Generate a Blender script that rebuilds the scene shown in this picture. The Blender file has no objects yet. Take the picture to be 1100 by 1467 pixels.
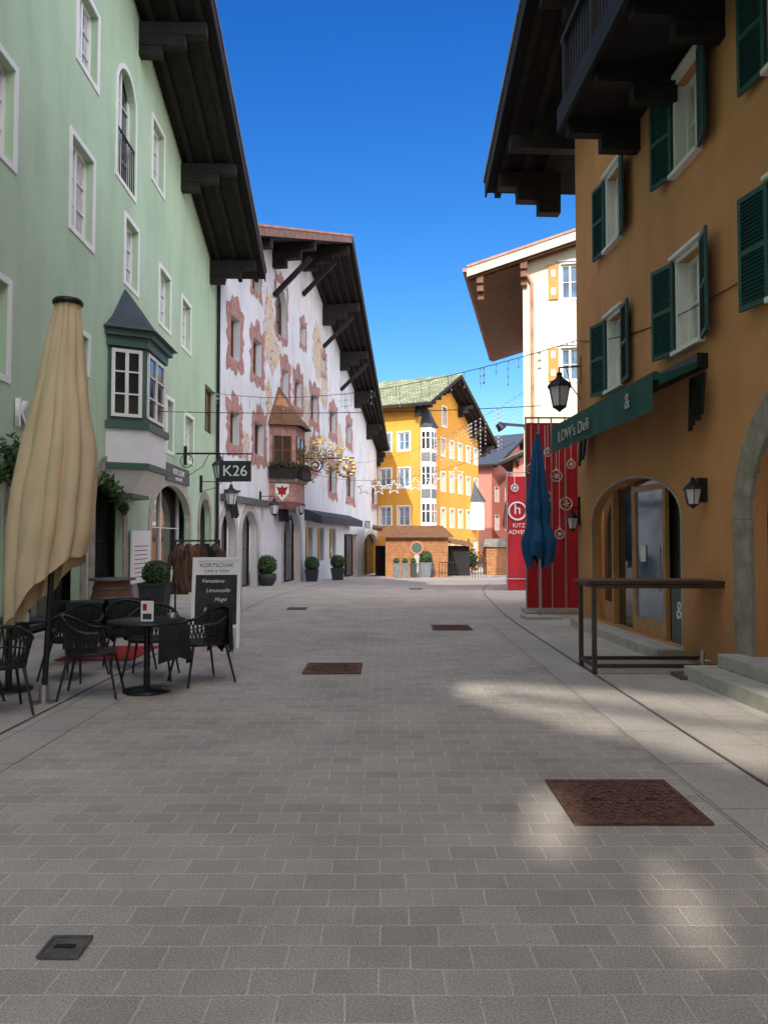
import bpy, math, random
from mathutils import Vector, Matrix
random.seed(7)
R=random.random
sc=bpy.context.scene
# ---------------------------------------------------------------- camera
FPX=1080.0; PITCH=math.radians(2.03); CAMZ=1.6
cam=bpy.data.cameras.new("camera"); co=bpy.data.objects.new("camera",cam)
sc.collection.objects.link(co); sc.camera=co
cam.sensor_width=36; cam.lens=36*FPX/1467; cam.clip_end=3000; cam.clip_start=0.05
co.location=(0,0,CAMZ); co.rotation_euler=(math.pi/2+PITCH,0,0)
# ---------------------------------------------------------------- light
AZ=math.radians(10); EL=math.radians(30)
S=Vector((-math.sin(AZ)*math.cos(EL),-math.cos(AZ)*math.cos(EL),math.sin(EL)))
sun=bpy.data.lights.new("sun",'SUN'); sun.energy=5.0; sun.angle=math.radians(0.5); sun.color=(1,0.93,0.82)
so=bpy.data.objects.new("sun",sun); sc.collection.objects.link(so); so.rotation_euler=S.to_track_quat('Z','Y').to_euler()
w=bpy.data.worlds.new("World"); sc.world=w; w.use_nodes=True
nt=w.node_tree; nt.nodes.clear(); NL=nt.links.new
sky=nt.nodes.new('ShaderNodeTexSky'); sky.sky_type='NISHITA'; sky.sun_disc=False
sky.sun_elevation=EL; sky.sun_rotation=math.pi+AZ; sky.air_density=1.0; sky.dust_density=0.3; sky.ozone_density=2.0
def MA(op,a,b=None,c=None):
    n=nt.nodes.new('ShaderNodeMath'); n.operation=op
    for i,x in enumerate((a,b,c)):
        if x is None: continue
        if isinstance(x,(int,float)): n.inputs[i].default_value=x
        else: NL(x,n.inputs[i])
    return n.outputs[0]
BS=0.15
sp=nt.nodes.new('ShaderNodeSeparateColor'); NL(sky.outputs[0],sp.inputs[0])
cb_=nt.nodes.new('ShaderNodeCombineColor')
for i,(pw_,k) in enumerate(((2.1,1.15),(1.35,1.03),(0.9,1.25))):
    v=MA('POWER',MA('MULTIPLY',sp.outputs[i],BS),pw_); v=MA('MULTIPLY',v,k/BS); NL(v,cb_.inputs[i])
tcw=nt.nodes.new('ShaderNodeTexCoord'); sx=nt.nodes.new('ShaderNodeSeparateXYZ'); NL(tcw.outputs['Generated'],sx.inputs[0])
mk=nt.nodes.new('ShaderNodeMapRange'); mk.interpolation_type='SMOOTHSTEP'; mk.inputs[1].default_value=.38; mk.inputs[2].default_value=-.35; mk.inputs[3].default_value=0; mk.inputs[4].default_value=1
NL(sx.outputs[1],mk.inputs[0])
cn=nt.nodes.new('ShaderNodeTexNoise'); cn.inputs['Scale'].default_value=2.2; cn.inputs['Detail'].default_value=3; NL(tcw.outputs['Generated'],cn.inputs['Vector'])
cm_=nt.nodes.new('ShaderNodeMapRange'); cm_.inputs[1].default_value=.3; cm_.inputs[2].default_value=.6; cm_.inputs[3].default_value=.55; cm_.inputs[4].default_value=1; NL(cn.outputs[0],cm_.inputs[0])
cl=MA('MULTIPLY',MA('MULTIPLY',mk.outputs[0],cm_.outputs[0]),3.5/BS)  # bright cloud glow added behind the viewer to fill the street shade
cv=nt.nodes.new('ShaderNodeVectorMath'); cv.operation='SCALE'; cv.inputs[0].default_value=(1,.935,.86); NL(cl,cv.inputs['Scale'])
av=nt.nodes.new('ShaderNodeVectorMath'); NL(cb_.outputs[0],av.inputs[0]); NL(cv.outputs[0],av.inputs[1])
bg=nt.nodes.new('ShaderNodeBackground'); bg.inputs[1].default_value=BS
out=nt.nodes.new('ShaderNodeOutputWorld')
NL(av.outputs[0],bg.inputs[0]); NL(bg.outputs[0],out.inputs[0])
sc.view_settings.view_transform='Standard'; sc.view_settings.look='None'; sc.view_settings.exposure=0

# ---------------------------------------------------------------- materials
M={}
def mat(name,col,rough=0.8,var=0.12,scale=1.0,bump=0.0,bscale=60,metal=0.0,spec=0.4,stain=0.0,coat=0):
    m=bpy.data.materials.new(name); m.use_nodes=True; n=m.node_tree; b=n.nodes['Principled BSDF']
    b.inputs['Roughness'].default_value=rough; b.inputs['Metallic'].default_value=metal
    b.inputs['Specular IOR Level'].default_value=spec
    tc=n.nodes.new('ShaderNodeTexCoord')
    nz=n.nodes.new('ShaderNodeTexNoise'); nz.inputs['Scale'].default_value=scale; nz.inputs['Detail'].default_value=3; nz.inputs['Roughness'].default_value=0.6
    n.links.new(tc.outputs['Object'],nz.inputs['Vector'])
    mp=n.nodes.new('ShaderNodeMapRange'); mp.inputs[1].default_value=0.3; mp.inputs[2].default_value=0.7
    mp.inputs[3].default_value=1-var; mp.inputs[4].default_value=1+var
    n.links.new(nz.outputs[0],mp.inputs[0])
    mx=n.nodes.new('ShaderNodeVectorMath'); mx.operation='SCALE'; mx.inputs[0].default_value=col[:3]
    n.links.new(mp.outputs[0],mx.inputs['Scale'])
    last=mx.outputs[0]
    if stain>0:
        mpg=n.nodes.new('ShaderNodeMapping'); mpg.inputs['Scale'].default_value=(1.5,1.5,0.4)
        n.links.new(tc.outputs['Object'],mpg.inputs[0])
        n2=n.nodes.new('ShaderNodeTexNoise'); n2.inputs['Scale'].default_value=1.2; n2.inputs['Detail'].default_value=5
        n.links.new(mpg.outputs[0],n2.inputs['Vector'])
        r2=n.nodes.new('ShaderNodeMapRange'); r2.inputs[1].default_value=0.45; r2.inputs[2].default_value=0.75; r2.inputs[3].default_value=1; r2.inputs[4].default_value=1-stain
        n.links.new(n2.outputs[0],r2.inputs[0])
        # splash zone: plaster grimier close to the pavement
        sz=n.nodes.new('ShaderNodeSeparateXYZ'); n.links.new(tc.outputs['Object'],sz.inputs[0])
        r3=n.nodes.new('ShaderNodeMapRange'); r3.inputs[1].default_value=-.2; r3.inputs[2].default_value=1.3; r3.inputs[3].default_value=.8; r3.inputs[4].default_value=1
        n.links.new(sz.outputs[2],r3.inputs[0])
        m3=n.nodes.new('ShaderNodeMath'); m3.operation='MULTIPLY'; n.links.new(r2.outputs[0],m3.inputs[0]); n.links.new(r3.outputs[0],m3.inputs[1])
        m2=n.nodes.new('ShaderNodeVectorMath'); m2.operation='SCALE'
        n.links.new(last,m2.inputs[0]); n.links.new(m3.outputs[0],m2.inputs['Scale']); last=m2.outputs[0]
    n.links.new(last,b.inputs['Base Color'])
    if bump>0:
        n3=n.nodes.new('ShaderNodeTexNoise'); n3.inputs['Scale'].default_value=bscale; n3.inputs['Detail'].default_value=2
        n.links.new(tc.outputs['Object'],n3.inputs['Vector'])
        bp=n.nodes.new('ShaderNodeBump'); bp.inputs['Strength'].default_value=bump; bp.inputs['Distance'].default_value=0.02
        n.links.new(n3.outputs[0],bp.inputs['Height']); n.links.new(bp.outputs[0],b.inputs['Normal'])
    M[name]=m; return m
mat('green_plaster',(0.44,0.58,0.40),0.9,0.07,0.5,0.3,20,stain=0.12)
mat('green_dark',(0.05,0.11,0.085),0.5,0.1,3)
mat('white_trim',(0.78,0.78,0.74),0.7,0.04,3)
mat('white_plaster',(0.70,0.70,0.71),0.9,0.07,0.6,0.2,25,stain=0.18)
mat('orange_plaster',(0.60,0.29,0.12),0.9,0.12,0.5,0.5,16,stain=0.16)
mat('yellow_plaster',(0.66,0.31,0.045),0.9,0.06,0.6,stain=0.1)
mat('cream_plaster',(0.62,0.56,0.43),0.9,0.05,0.6)
mat('pink_plaster',(0.52,0.20,0.15),0.9,0.08,0.6)
mat('fresco_pink',(0.40,0.21,0.18),0.9,0.35,5)
mat('stone',(0.30,0.27,0.22),0.9,0.3,4,0.6,18)
mat('stone_light',(0.42,0.40,0.36),0.9,0.15,4,0.3,18)
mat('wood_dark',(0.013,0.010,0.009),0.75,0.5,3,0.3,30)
mat('wood_brown',(0.16,0.075,0.035),0.7,0.3,4)
mat('wood_cabin',(0.34,0.15,0.06),0.7,0.25,3)
mat('wood_fascia',(0.20,0.11,0.085),0.75,0.3,3)
mat('wood_honey',(0.42,0.22,0.08),0.45,0.2,6)
mat('shutter_green',(0.015,0.075,0.065),0.5,0.15,6)
mat('shutter_orange',(0.60,0.22,0.05),0.6,0.1,6)
mat('black_metal',(0.018,0.018,0.02),0.45,0.2,8,metal=0.3)
mat('brown_metal',(0.06,0.045,0.035),0.5,0.3,8,metal=0.3)
mat('steel',(0.42,0.42,0.42),0.35,0.15,8,metal=0.9)
mat('gold',(0.45,0.33,0.14),0.5,0.25,8,metal=0.6)
mat('black_plastic',(0.015,0.015,0.016),0.4,0.1,8)
mat('black_cloth',(0.014,0.015,0.018),0.95,0.3,8,0.4,60)
mat('beige_fabric',(0.62,0.49,0.31),0.9,0.08,2,0.15,120)
mat('blue_fabric',(0.008,0.075,0.19),0.85,0.2,5,0.15,120)
mat('red_fabric',(0.50,0.018,0.03),0.65,0.12,1.5,0.3,5)
mat('green_awning',(0.010,0.075,0.062),0.8,0.1,3)
mat('leather_brown',(0.09,0.042,0.026),0.45,0.5,10,0.4,20)
mat('roof_tile',(0.16,0.15,0.12),0.85,0.35,2.5)
mat('roof_red',(0.38,0.2,0.13),0.85,0.3,2)
mat('slate',(0.05,0.06,0.075),0.5,0.25,8)
mat('iron_rust',(0.15,0.075,0.052),0.75,0.45,25,0.6,60,metal=0.2)
mat('iron_grey',(0.13,0.125,0.12),0.6,0.3,20,0.5,60,metal=0.3)
mat('leaf',(0.045,0.10,0.025),0.6,0.5,6)
mat('leaf_dark',(0.02,0.05,0.018),0.6,0.5,6)
mat('petal_red',(0.40,0.03,0.03),0.6,0.3,6)
mat('paper_white',(0.8,0.8,0.78),0.6,0.02,3)
mat('slate_board',(0.025,0.027,0.028),0.7,0.5,6)
mat('sign_grey',(0.10,0.11,0.11),0.6,0.1,3)
mat('sign_dark',(0.02,0.035,0.033),0.5,0.1,3)
mat('pot_dark',(0.035,0.04,0.045),0.6,0.2,5)
mat('pot_grey',(0.15,0.16,0.17),0.7,0.2,5)
mat('interior',(0.015,0.014,0.013),0.9,0.5,1)
mat('interior_warm',(0.10,0.06,0.03),0.9,0.8,2)
mat('curtain',(0.45,0.45,0.45),0.9,0.2,6)
mat('red_mat',(0.35,0.02,0.015),0.9,0.1,5)
mat('dark_shop',(0.04,0.04,0.06),0.7,0.3,2)
mat('wire',(0.25,0.25,0.26),0.5,0.1,5)
mat('icicle',(0.65,0.67,0.7),0.4,0.05,5)
def glassmat(name,col,rough=0.06):
    m=mat(name,col,rough,0.6,0.9,0.04,1.3,spec=0.9); m.node_tree.nodes['Principled BSDF'].inputs['IOR'].default_value=1.8
glassmat('glass_dark',(0.02,0.024,0.028)); glassmat('glass_blue',(0.12,0.19,0.28)); glassmat('glass_shop',(0.035,0.03,0.028))  # blue glass: sky reflection painted into the base colour
def fresco():
    m=bpy.data.materials.new('fresco'); m.use_nodes=True; n=m.node_tree; b=n.nodes['Principled BSDF']; b.inputs['Roughness'].default_value=.9
    tc=n.nodes.new('ShaderNodeTexCoord'); nz=n.nodes.new('ShaderNodeTexNoise'); nz.inputs['Scale'].default_value=2.2; nz.inputs['Detail'].default_value=5; nz.inputs['Distortion'].default_value=1.5
    r=n.nodes.new('ShaderNodeValToRGB'); e=r.color_ramp.elements
    e[0].position=.3; e[0].color=(.16,.22,.42,1); e[1].position=.75; e[1].color=(.28,.11,.09,1)
    for p,c in ((.42,(.62,.60,.58,1)),(.5,(.58,.38,.10,1)),(.57,(.66,.6,.56,1)),(.63,(.45,.25,.2,1))):
        x=e.new(p); x.color=c
    n.links.new(tc.outputs['Object'],nz.inputs['Vector']); n.links.new(nz.outputs[0],r.inputs[0]); n.links.new(r.outputs[0],b.inputs['Base Color']); M['fresco']=m
fresco()
def paving(name,bw,bh,mortar,c1,c2,cm,speck=0.25,rot=0,bump=0.5,offs=0.5,big=0.18):
    m=bpy.data.materials.new(name); m.use_nodes=True; n=m.node_tree; L=n.links.new; b=n.nodes['Principled BSDF']; b.inputs['Roughness'].default_value=.82; b.inputs['Specular IOR Level'].default_value=.3
    tc=n.nodes.new('ShaderNodeTexCoord'); mp=n.nodes.new('ShaderNodeMapping'); mp.inputs['Rotation'].default_value=(0,0,rot)
    L(tc.outputs['Object'],mp.inputs[0])
    wn=n.nodes.new('ShaderNodeTexNoise'); wn.inputs['Scale'].default_value=1.7; wn.inputs['Detail'].default_value=3
    L(tc.outputs['Object'],wn.inputs['Vector'])
    wv=n.nodes.new('ShaderNodeVectorMath'); wv.operation='SCALE'; wv.inputs['Scale'].default_value=0.035
    L(wn.outputs['Color'],wv.inputs[0]); wa=n.nodes.new('ShaderNodeVectorMath'); L(mp.outputs[0],wa.inputs[0]); L(wv.outputs[0],wa.inputs[1])
    br=n.nodes.new('ShaderNodeTexBrick'); br.inputs['Scale'].default_value=1; br.inputs['Brick Width'].default_value=bw; br.inputs['Row Height'].default_value=bh
    br.inputs['Mortar Size'].default_value=mortar; br.inputs['Mortar Smooth'].default_value=.35; br.offset=offs; br.inputs['Bias'].default_value=0
    br.inputs['Color1'].default_value=(*c1,1); br.inputs['Color2'].default_value=(*c2,1); br.inputs['Mortar'].default_value=(*cm,1)
    L(wa.outputs[0],br.inputs['Vector'])
    n1=n.nodes.new('ShaderNodeTexNoise'); n1.inputs['Scale'].default_value=120; n1.inputs['Detail'].default_value=2; n1.inputs['Roughness'].default_value=.8; L(tc.outputs['Object'],n1.inputs['Vector'])
    r1=n.nodes.new('ShaderNodeMapRange'); r1.inputs[1].default_value=.3; r1.inputs[2].default_value=.7; r1.inputs[3].default_value=1-speck; r1.inputs[4].default_value=1+speck; L(n1.outputs[0],r1.inputs[0])
    n2=n.nodes.new('ShaderNodeTexNoise'); n2.inputs['Scale'].default_value=.7; n2.inputs['Detail'].default_value=6; n2.inputs['Roughness'].default_value=.7; L(tc.outputs['Object'],n2.inputs['Vector'])
    r2=n.nodes.new('ShaderNodeMapRange'); r2.inputs[1].default_value=.3; r2.inputs[2].default_value=.7; r2.inputs[3].default_value=1-big; r2.inputs[4].default_value=1+big; L(n2.outputs[0],r2.inputs[0])
    mm=n.nodes.new('ShaderNodeMath'); mm.operation='MULTIPLY'; L(r1.outputs[0],mm.inputs[0]); L(r2.outputs[0],mm.inputs[1])
    sc_=n.nodes.new('ShaderNodeVectorMath'); sc_.operation='SCALE'; L(br.outputs['Color'],sc_.inputs[0]); L(mm.outputs[0],sc_.inputs['Scale']); L(sc_.outputs[0],b.inputs['Base Color'])
    ad=n.nodes.new('ShaderNodeMath'); ad.operation='MULTIPLY_ADD'; ad.inputs[1].default_value=-1.0; L(br.outputs['Fac'],ad.inputs[0])
    s2=n.nodes.new('ShaderNodeMath'); s2.operation='MULTIPLY'; s2.inputs[1].default_value=.7; L(n1.outputs[0],s2.inputs[0]); L(s2.outputs[0],ad.inputs[2])
    bp=n.nodes.new('ShaderNodeBump'); bp.inputs['Strength'].default_value=bump; bp.inputs['Distance'].default_value=.008; L(ad.outputs[0],bp.inputs['Height']); L(bp.outputs[0],b.inputs['Normal'])
    M[name]=m
paving('pavers',.235,.16,.0055,(.37,.335,.298),(.44,.40,.355),(.58,.515,.44),speck=.45,bump=.6,big=.2)
paving('slabs',.62,.42,.004,(.41,.375,.335),(.45,.415,.37),(.24,.22,.19),speck=.28,rot=math.pi/2)
paving('gutter',.9,.5,.006,(.40,.365,.33),(.44,.405,.365),(.19,.17,.15),speck=.28,rot=math.pi/2,offs=0)
paving('shingles',.5,.45,.03,(.15,.17,.10),(.26,.28,.17),(.08,.08,.06),speck=.2,bump=1)
mat('joint_dark',(.09,.08,.07),.9,.4,3)
mat('ground_far',(.28,.26,.24),.9,.2,.5)

# ---------------------------------------------------------------- mesh builder
class MB:
    def __init__(s): s.v=[];s.f=[];s.m=[];s.keys=[];s.sm=[]
    def k(s,m):
        if m not in s.keys: s.keys.append(m)
        return s.keys.index(m)
    def face(s,pts,m,smooth=False):
        b=len(s.v); s.v+= [tuple(p) for p in pts]; s.f.append(tuple(range(b,b+len(pts)))); s.m.append(s.k(m)); s.sm.append(smooth)
    def grid(s,rows,m,closed=False,smooth=True):
        b=len(s.v); nr=len(rows); nc=len(rows[0])
        for r in rows: s.v+=[tuple(p) for p in r]
        k=s.k(m)
        for i in range(nr-1):
            for j in range(nc if closed else nc-1):
                j2=(j+1)%nc
                s.f.append((b+i*nc+j,b+i*nc+j2,b+(i+1)*nc+j2,b+(i+1)*nc+j)); s.m.append(k); s.sm.append(smooth)
    def hexa(s,p,m):
        b=len(s.v); s.v+=[tuple(q) for q in p]; k=s.k(m)
        for q in ((0,1,2,3),(7,6,5,4),(0,4,5,1),(1,5,6,2),(2,6,7,3),(3,7,4,0)):
            s.f.append(tuple(b+i for i in q)); s.m.append(k); s.sm.append(False)
    def fbox(s,f,u0,u1,z0,z1,o0,o1,m):
        P=f.P; s.hexa([P(u0,z0,o0),P(u1,z0,o0),P(u1,z0,o1),P(u0,z0,o1),P(u0,z1,o0),P(u1,z1,o0),P(u1,z1,o1),P(u0,z1,o1)],m)
    def box(s,x0,x1,y0,y1,z0,z1,m):
        s.hexa([(x0,y0,z0),(x1,y0,z0),(x1,y1,z0),(x0,y1,z0),(x0,y0,z1),(x1,y0,z1),(x1,y1,z1),(x0,y1,z1)],m)
    def beam(s,a,b,w,h,m):
        a=Vector(a);b=Vector(b); d=(b-a).normalized(); up=Vector((0,0,1))
        if abs(d.z)>.95: up=Vector((0,1,0))
        r=d.cross(up).normalized()*w/2; q=r.cross(d).normalized()*h/2
        s.hexa([a-r-q,a+r-q,b+r-q,b-r-q,a-r+q,a+r+q,b+r+q,b-r+q],m)
    def cyl(s,a,b,r0,r1,m,seg=12,caps=True):
        a=Vector(a);b=Vector(b); d=(b-a).normalized(); up=Vector((0,0,1)) if abs(d.z)<.95 else Vector((0,1,0))
        x=d.cross(up).normalized(); y=x.cross(d)
        c=[(math.cos(2*math.pi*i/seg),math.sin(2*math.pi*i/seg)) for i in range(seg)]
        A=[a+(x*p+y*q)*r0 for p,q in c]; B=[b+(x*p+y*q)*r1 for p,q in c]
        s.grid([A,B],m,True)
        if caps: s.face(A,m); s.face(B[::-1],m)
    def tube(s,pts,r,m,seg=6):
        for i in range(len(pts)-1): s.cyl(pts[i],pts[i+1],r,r,m,seg,False)
    def lathe(s,c,prof,m,seg=24,sq=0,smooth=True):
        rows=[]
        for z,r in prof:
            row=[]
            for i in range(seg):
                t=2*math.pi*i/seg; row.append((c[0]+r*math.cos(t),c[1]+r*math.sin(t),c[2]+z))
            rows.append(row)
        s.grid(rows,m,True,smooth)
    def ring(s,c,r,tr,m,ax=('x','z'),seg=20):
        X=Vector(ax[0]);Y=Vector(ax[1]); c=Vector(c)
        pts=[c+(X*math.cos(2*math.pi*i/seg)+Y*math.sin(2*math.pi*i/seg))*r for i in range(seg+1)]
        s.tube(pts,tr,m,5)
    def leaves(s,c,r,n,m,size=.05,sq=(1,1,1),shell=.55):
        for i in range(n):
            d=Vector((random.gauss(0,1),random.gauss(0,1),random.gauss(0,1))).normalized()
            rr=r*(shell+(1-shell)*R()); p=Vector(c)+Vector((d.x*sq[0],d.y*sq[1],d.z*sq[2]))*rr
            a=Vector((R()-.5,R()-.5,R()-.5)).normalized(); b=a.cross(d).normalized() if a.cross(d).length>.01 else Vector((1,0,0))
            z=size*(.6+.8*R()); a=a*z; b=b*z*.6
            s.face([p-a,p-b*.8,p+a,p+b*.8],m)
    def obj(s,name,parent=None,bevel=0):
        me=bpy.data.meshes.new(name); me.from_pydata(s.v,[],s.f)
        for k in s.keys: me.materials.append(M[k])
        me.polygons.foreach_set('material_index',s.m); me.polygons.foreach_set('use_smooth',s.sm); me.update()
        o=bpy.data.objects.new(name,me); sc.collection.objects.link(o)
        if parent: o.parent=parent
        if bevel:
            md=o.modifiers.new('b','BEVEL'); md.width=bevel; md.segments=2; md.limit_method='ANGLE'
        return o
def empty(name):
    e=bpy.data.objects.new(name,None); sc.collection.objects.link(e); return e
class FR:
    def __init__(s,ox,oy,dx,dy):
        l=math.hypot(dx,dy); s.o=(ox,oy); s.t=(dx/l,dy/l); s.n=(dy/l,-dx/l)
    def P(s,u,z,o=0): return Vector((s.o[0]+s.t[0]*u+s.n[0]*o, s.o[1]+s.t[1]*u+s.n[1]*o, z))
    def hit(s,px,py,off=0):
        a=(px-550)/FPX; b=(733.5-py)/FPX
        d=(a,math.cos(PITCH)-b*math.sin(PITCH),b*math.cos(PITCH)+math.sin(PITCH))
        ox=s.o[0]+s.n[0]*off; oy=s.o[1]+s.n[1]*off
        t=(ox*s.n[0]+oy*s.n[1])/(d[0]*s.n[0]+d[1]*s.n[1])
        x,y=d[0]*t-ox,d[1]*t-oy
        return x*s.t[0]+y*s.t[1], CAMZ+d[2]*t
    def rect(s,x0,x1,y0,y1):
        u0=s.hit(x0,y0)[0]; u1=s.hit(x1,y0)[0]; xm=(x0+x1)/2
        za=s.hit(xm,y0)[1]; zb=s.hit(xm,y1)[1]
        return (min(u0,u1),max(u0,u1),min(za,zb),max(za,zb))
def text(body,f,u,z,o,size,m,parent,name='lettering',align='CENTER',slant=0,ext=.004,sx=1):
    c=bpy.data.curves.new(name,'FONT'); c.body=body; c.size=size; c.align_x=align; c.align_y='CENTER'; c.extrude=ext; c.shear=slant
    ob=bpy.data.objects.new(name,c); sc.collection.objects.link(ob); c.materials.append(M[m])
    X=Vector((f.t[0],f.t[1],0)); Y=Vector((0,0,1)); Z=Vector((f.n[0],f.n[1],0))
    mt=Matrix((X*sx,Y,Z)).transposed().to_4x4(); mt.translation=f.P(u,z,o); ob.matrix_world=mt
    ob.parent=parent; return ob
def clip(poly,lines):
    for (u0,z0,s) in lines:
        out=[]; n=len(poly)
        for i in range(n):
            a=poly[i]; b=poly[(i+1)%n]; fa=a[1]-(z0+s*(a[0]-u0)); fb=b[1]-(z0+s*(b[0]-u0))
            if fa<=0: out.append(a)
            if (fa<0<fb) or (fb<0<fa):
                k=fa/(fa-fb); out.append((a[0]+k*(b[0]-a[0]),a[1]+k*(b[1]-a[1])))
        poly=out
        if len(poly)<3: return None
    return poly
def facade(mb,f,L0,L1,Z0,Z1,holes,m,depth=.18,lines=(),rm=None):
    rm=rm or m
    us=sorted({L0,L1}|{h[0] for h in holes}|{h[1] for h in holes}); zs=sorted({Z0,Z1}|{h[2] for h in holes}|{h[3] for h in holes})
    us=[x for x in us if L0<=x<=L1]; zs=[x for x in zs if Z0<=x<=Z1]
    for i in range(len(us)-1):
        for j in range(len(zs)-1):
            a,b,c,d=us[i],us[i+1],zs[j],zs[j+1]; mu=(a+b)/2; mz=(c+d)/2
            if b-a<1e-6 or d-c<1e-6: continue
            if any(h[0]<mu<h[1] and h[2]<mz<h[3] for h in holes): continue
            p=clip([(a,c),(b,c),(b,d),(a,d)],lines)
            if p: mb.face([f.P(x,z,0) for x,z in p],m)
    if depth<=0: return
    for h in holes:
        u0,u1,z0,z1,ar=h; P=f.P
        zs_=z1-ar; mb.face([P(u0,z0,0),P(u0,zs_,0),P(u0,zs_,-depth),P(u0,z0,-depth)],rm)
        mb.face([P(u1,z0,0),P(u1,zs_,0),P(u1,zs_,-depth),P(u1,z0,-depth)],rm); mb.face([P(u0,z0,0),P(u1,z0,0),P(u1,z0,-depth),P(u0,z0,-depth)],rm)
        if ar<=0: mb.face([P(u0,z1,0),P(u1,z1,0),P(u1,z1,-depth),P(u0,z1,-depth)],rm)
        else:
            c=(u0+u1)/2; a=(u1-u0)/2; n=14; arc=[(c-a*math.cos(math.pi*i/n),zs_+ar*math.sin(math.pi*i/n)) for i in range(n+1)]
            for i in range(n):
                p,q=arc[i],arc[i+1]
                mb.face([P(p[0],p[1],0),P(q[0],q[1],0),P(q[0],z1+.0001,0),P(p[0],z1+.0001,0)],m)
                mb.face([P(p[0],p[1],0),P(q[0],q[1],0),P(q[0],q[1],-depth),P(p[0],p[1],-depth)],rm)
def window(mb,f,h,depth=.18,fm='white_trim',gm='glass_blue',nu=1,nz=2,fw=.06,sur=None,sw=.09,sill=None,curt=False):
    u0,u1,z0,z1,ar=h
    mb.fbox(f,u0,u1,z0,z1,-depth-.05,-depth-.02,gm)
    a,b=-depth-.02,-depth+.03
    zt=z1
    mb.fbox(f,u0,u0+fw,z0,zt,a,b,fm); mb.fbox(f,u1-fw,u1,z0,zt,a,b,fm)
    mb.fbox(f,u0+fw,u1-fw,z0,z0+fw,a,b,fm)
    if ar<=0: mb.fbox(f,u0+fw,u1-fw,z1-fw,z1,a,b,fm)
    mw=.022
    c=(u0+u1)/2; mb.fbox(f,c-.035,c+.035,z0+fw,zt-(fw if ar<=0 else 0),a+.002,b+.012,fm)
    if curt:
        k=.22*(u1-u0)*(.6+.8*R())
        for x0,x1 in ((u0+fw,u0+fw+k),(u1-fw-k,u1-fw)): mb.fbox(f,x0,x1,z0+fw,zt-fw,a+.0005,a+.003,'curtain')
    for half in ((u0+fw,c-.035),(c+.035,u1-fw)):
        for i in range(1,nu):
            x=half[0]+(half[1]-half[0])*i/nu; mb.fbox(f,x-mw/2,x+mw/2,z0+fw,zt-fw,a+.004,b-.015,fm)
        for i in range(1,nz):
            z=z0+fw+(z1-z0-2*fw)*i/nz; mb.fbox(f,half[0],half[1],z-mw/2,z+mw/2,a+.006,b-.012,fm)
    if sur:
        mb.fbox(f,u0-sw,u0,z0-sw,z1+sw,.0,.025,sur); mb.fbox(f,u1,u1+sw,z0-sw,z1+sw,0,.025,sur)
        mb.fbox(f,u0,u1,z1,z1+sw,0,.025,sur); mb.fbox(f,u0,u1,z0-sw,z0,0,.025,sur)
    if sill: mb.fbox(f,u0-.08,u1+.08,z0-.06,z0-.003,-.02,.10,sill)
def archband(mb,f,h,wd,o0,o1,m,legs=True):
    u0,u1,z0,z1,ar=h; c=(u0+u1)/2; a=(u1-u0)/2; zs_=z1-ar; n=16; P=f.P
    I=[(c-a*math.cos(math.pi*i/n),zs_+ar*math.sin(math.pi*i/n)) for i in range(n+1)]
    O=[(c-(a+wd)*math.cos(math.pi*i/n),zs_+(ar+wd)*math.sin(math.pi*i/n)) for i in range(n+1)]
    for i in range(n):
        p,q,r,s=I[i],I[i+1],O[i+1],O[i]
        mb.hexa([P(*p,o0),P(*q,o0),P(*r,o0),P(*s,o0),P(*p,o1),P(*q,o1),P(*r,o1),P(*s,o1)],m)
    if legs:
        mb.fbox(f,u0-wd,u0,z0,zs_,o0,o1,m); mb.fbox(f,u1,u1+wd,z0,zs_,o0,o1,m)
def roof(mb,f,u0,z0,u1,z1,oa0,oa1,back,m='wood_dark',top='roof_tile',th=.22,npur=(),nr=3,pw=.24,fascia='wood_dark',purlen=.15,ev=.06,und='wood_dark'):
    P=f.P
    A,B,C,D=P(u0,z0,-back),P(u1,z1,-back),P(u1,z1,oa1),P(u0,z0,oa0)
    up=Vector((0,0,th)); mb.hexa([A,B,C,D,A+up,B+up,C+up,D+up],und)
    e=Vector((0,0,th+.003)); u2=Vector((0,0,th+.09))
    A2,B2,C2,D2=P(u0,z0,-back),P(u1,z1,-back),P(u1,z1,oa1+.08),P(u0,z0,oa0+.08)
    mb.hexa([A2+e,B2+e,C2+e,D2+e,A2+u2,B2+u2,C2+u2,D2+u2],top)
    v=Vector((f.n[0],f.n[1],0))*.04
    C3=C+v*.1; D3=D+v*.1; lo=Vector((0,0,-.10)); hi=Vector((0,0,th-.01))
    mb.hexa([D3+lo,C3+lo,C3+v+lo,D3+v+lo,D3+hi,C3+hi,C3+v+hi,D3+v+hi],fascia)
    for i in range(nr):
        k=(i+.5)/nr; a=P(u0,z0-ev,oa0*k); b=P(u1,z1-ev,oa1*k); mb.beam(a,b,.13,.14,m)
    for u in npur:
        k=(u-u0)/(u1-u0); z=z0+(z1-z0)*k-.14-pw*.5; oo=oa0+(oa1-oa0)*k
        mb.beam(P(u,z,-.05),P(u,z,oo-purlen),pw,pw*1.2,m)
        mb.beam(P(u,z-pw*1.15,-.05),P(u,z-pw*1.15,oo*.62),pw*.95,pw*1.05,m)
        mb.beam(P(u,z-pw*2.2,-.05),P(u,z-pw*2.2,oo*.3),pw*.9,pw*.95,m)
def gz(y):
    if y<20: return 0
    if y<60: return -.03*(y-20)
    return -1.2

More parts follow.
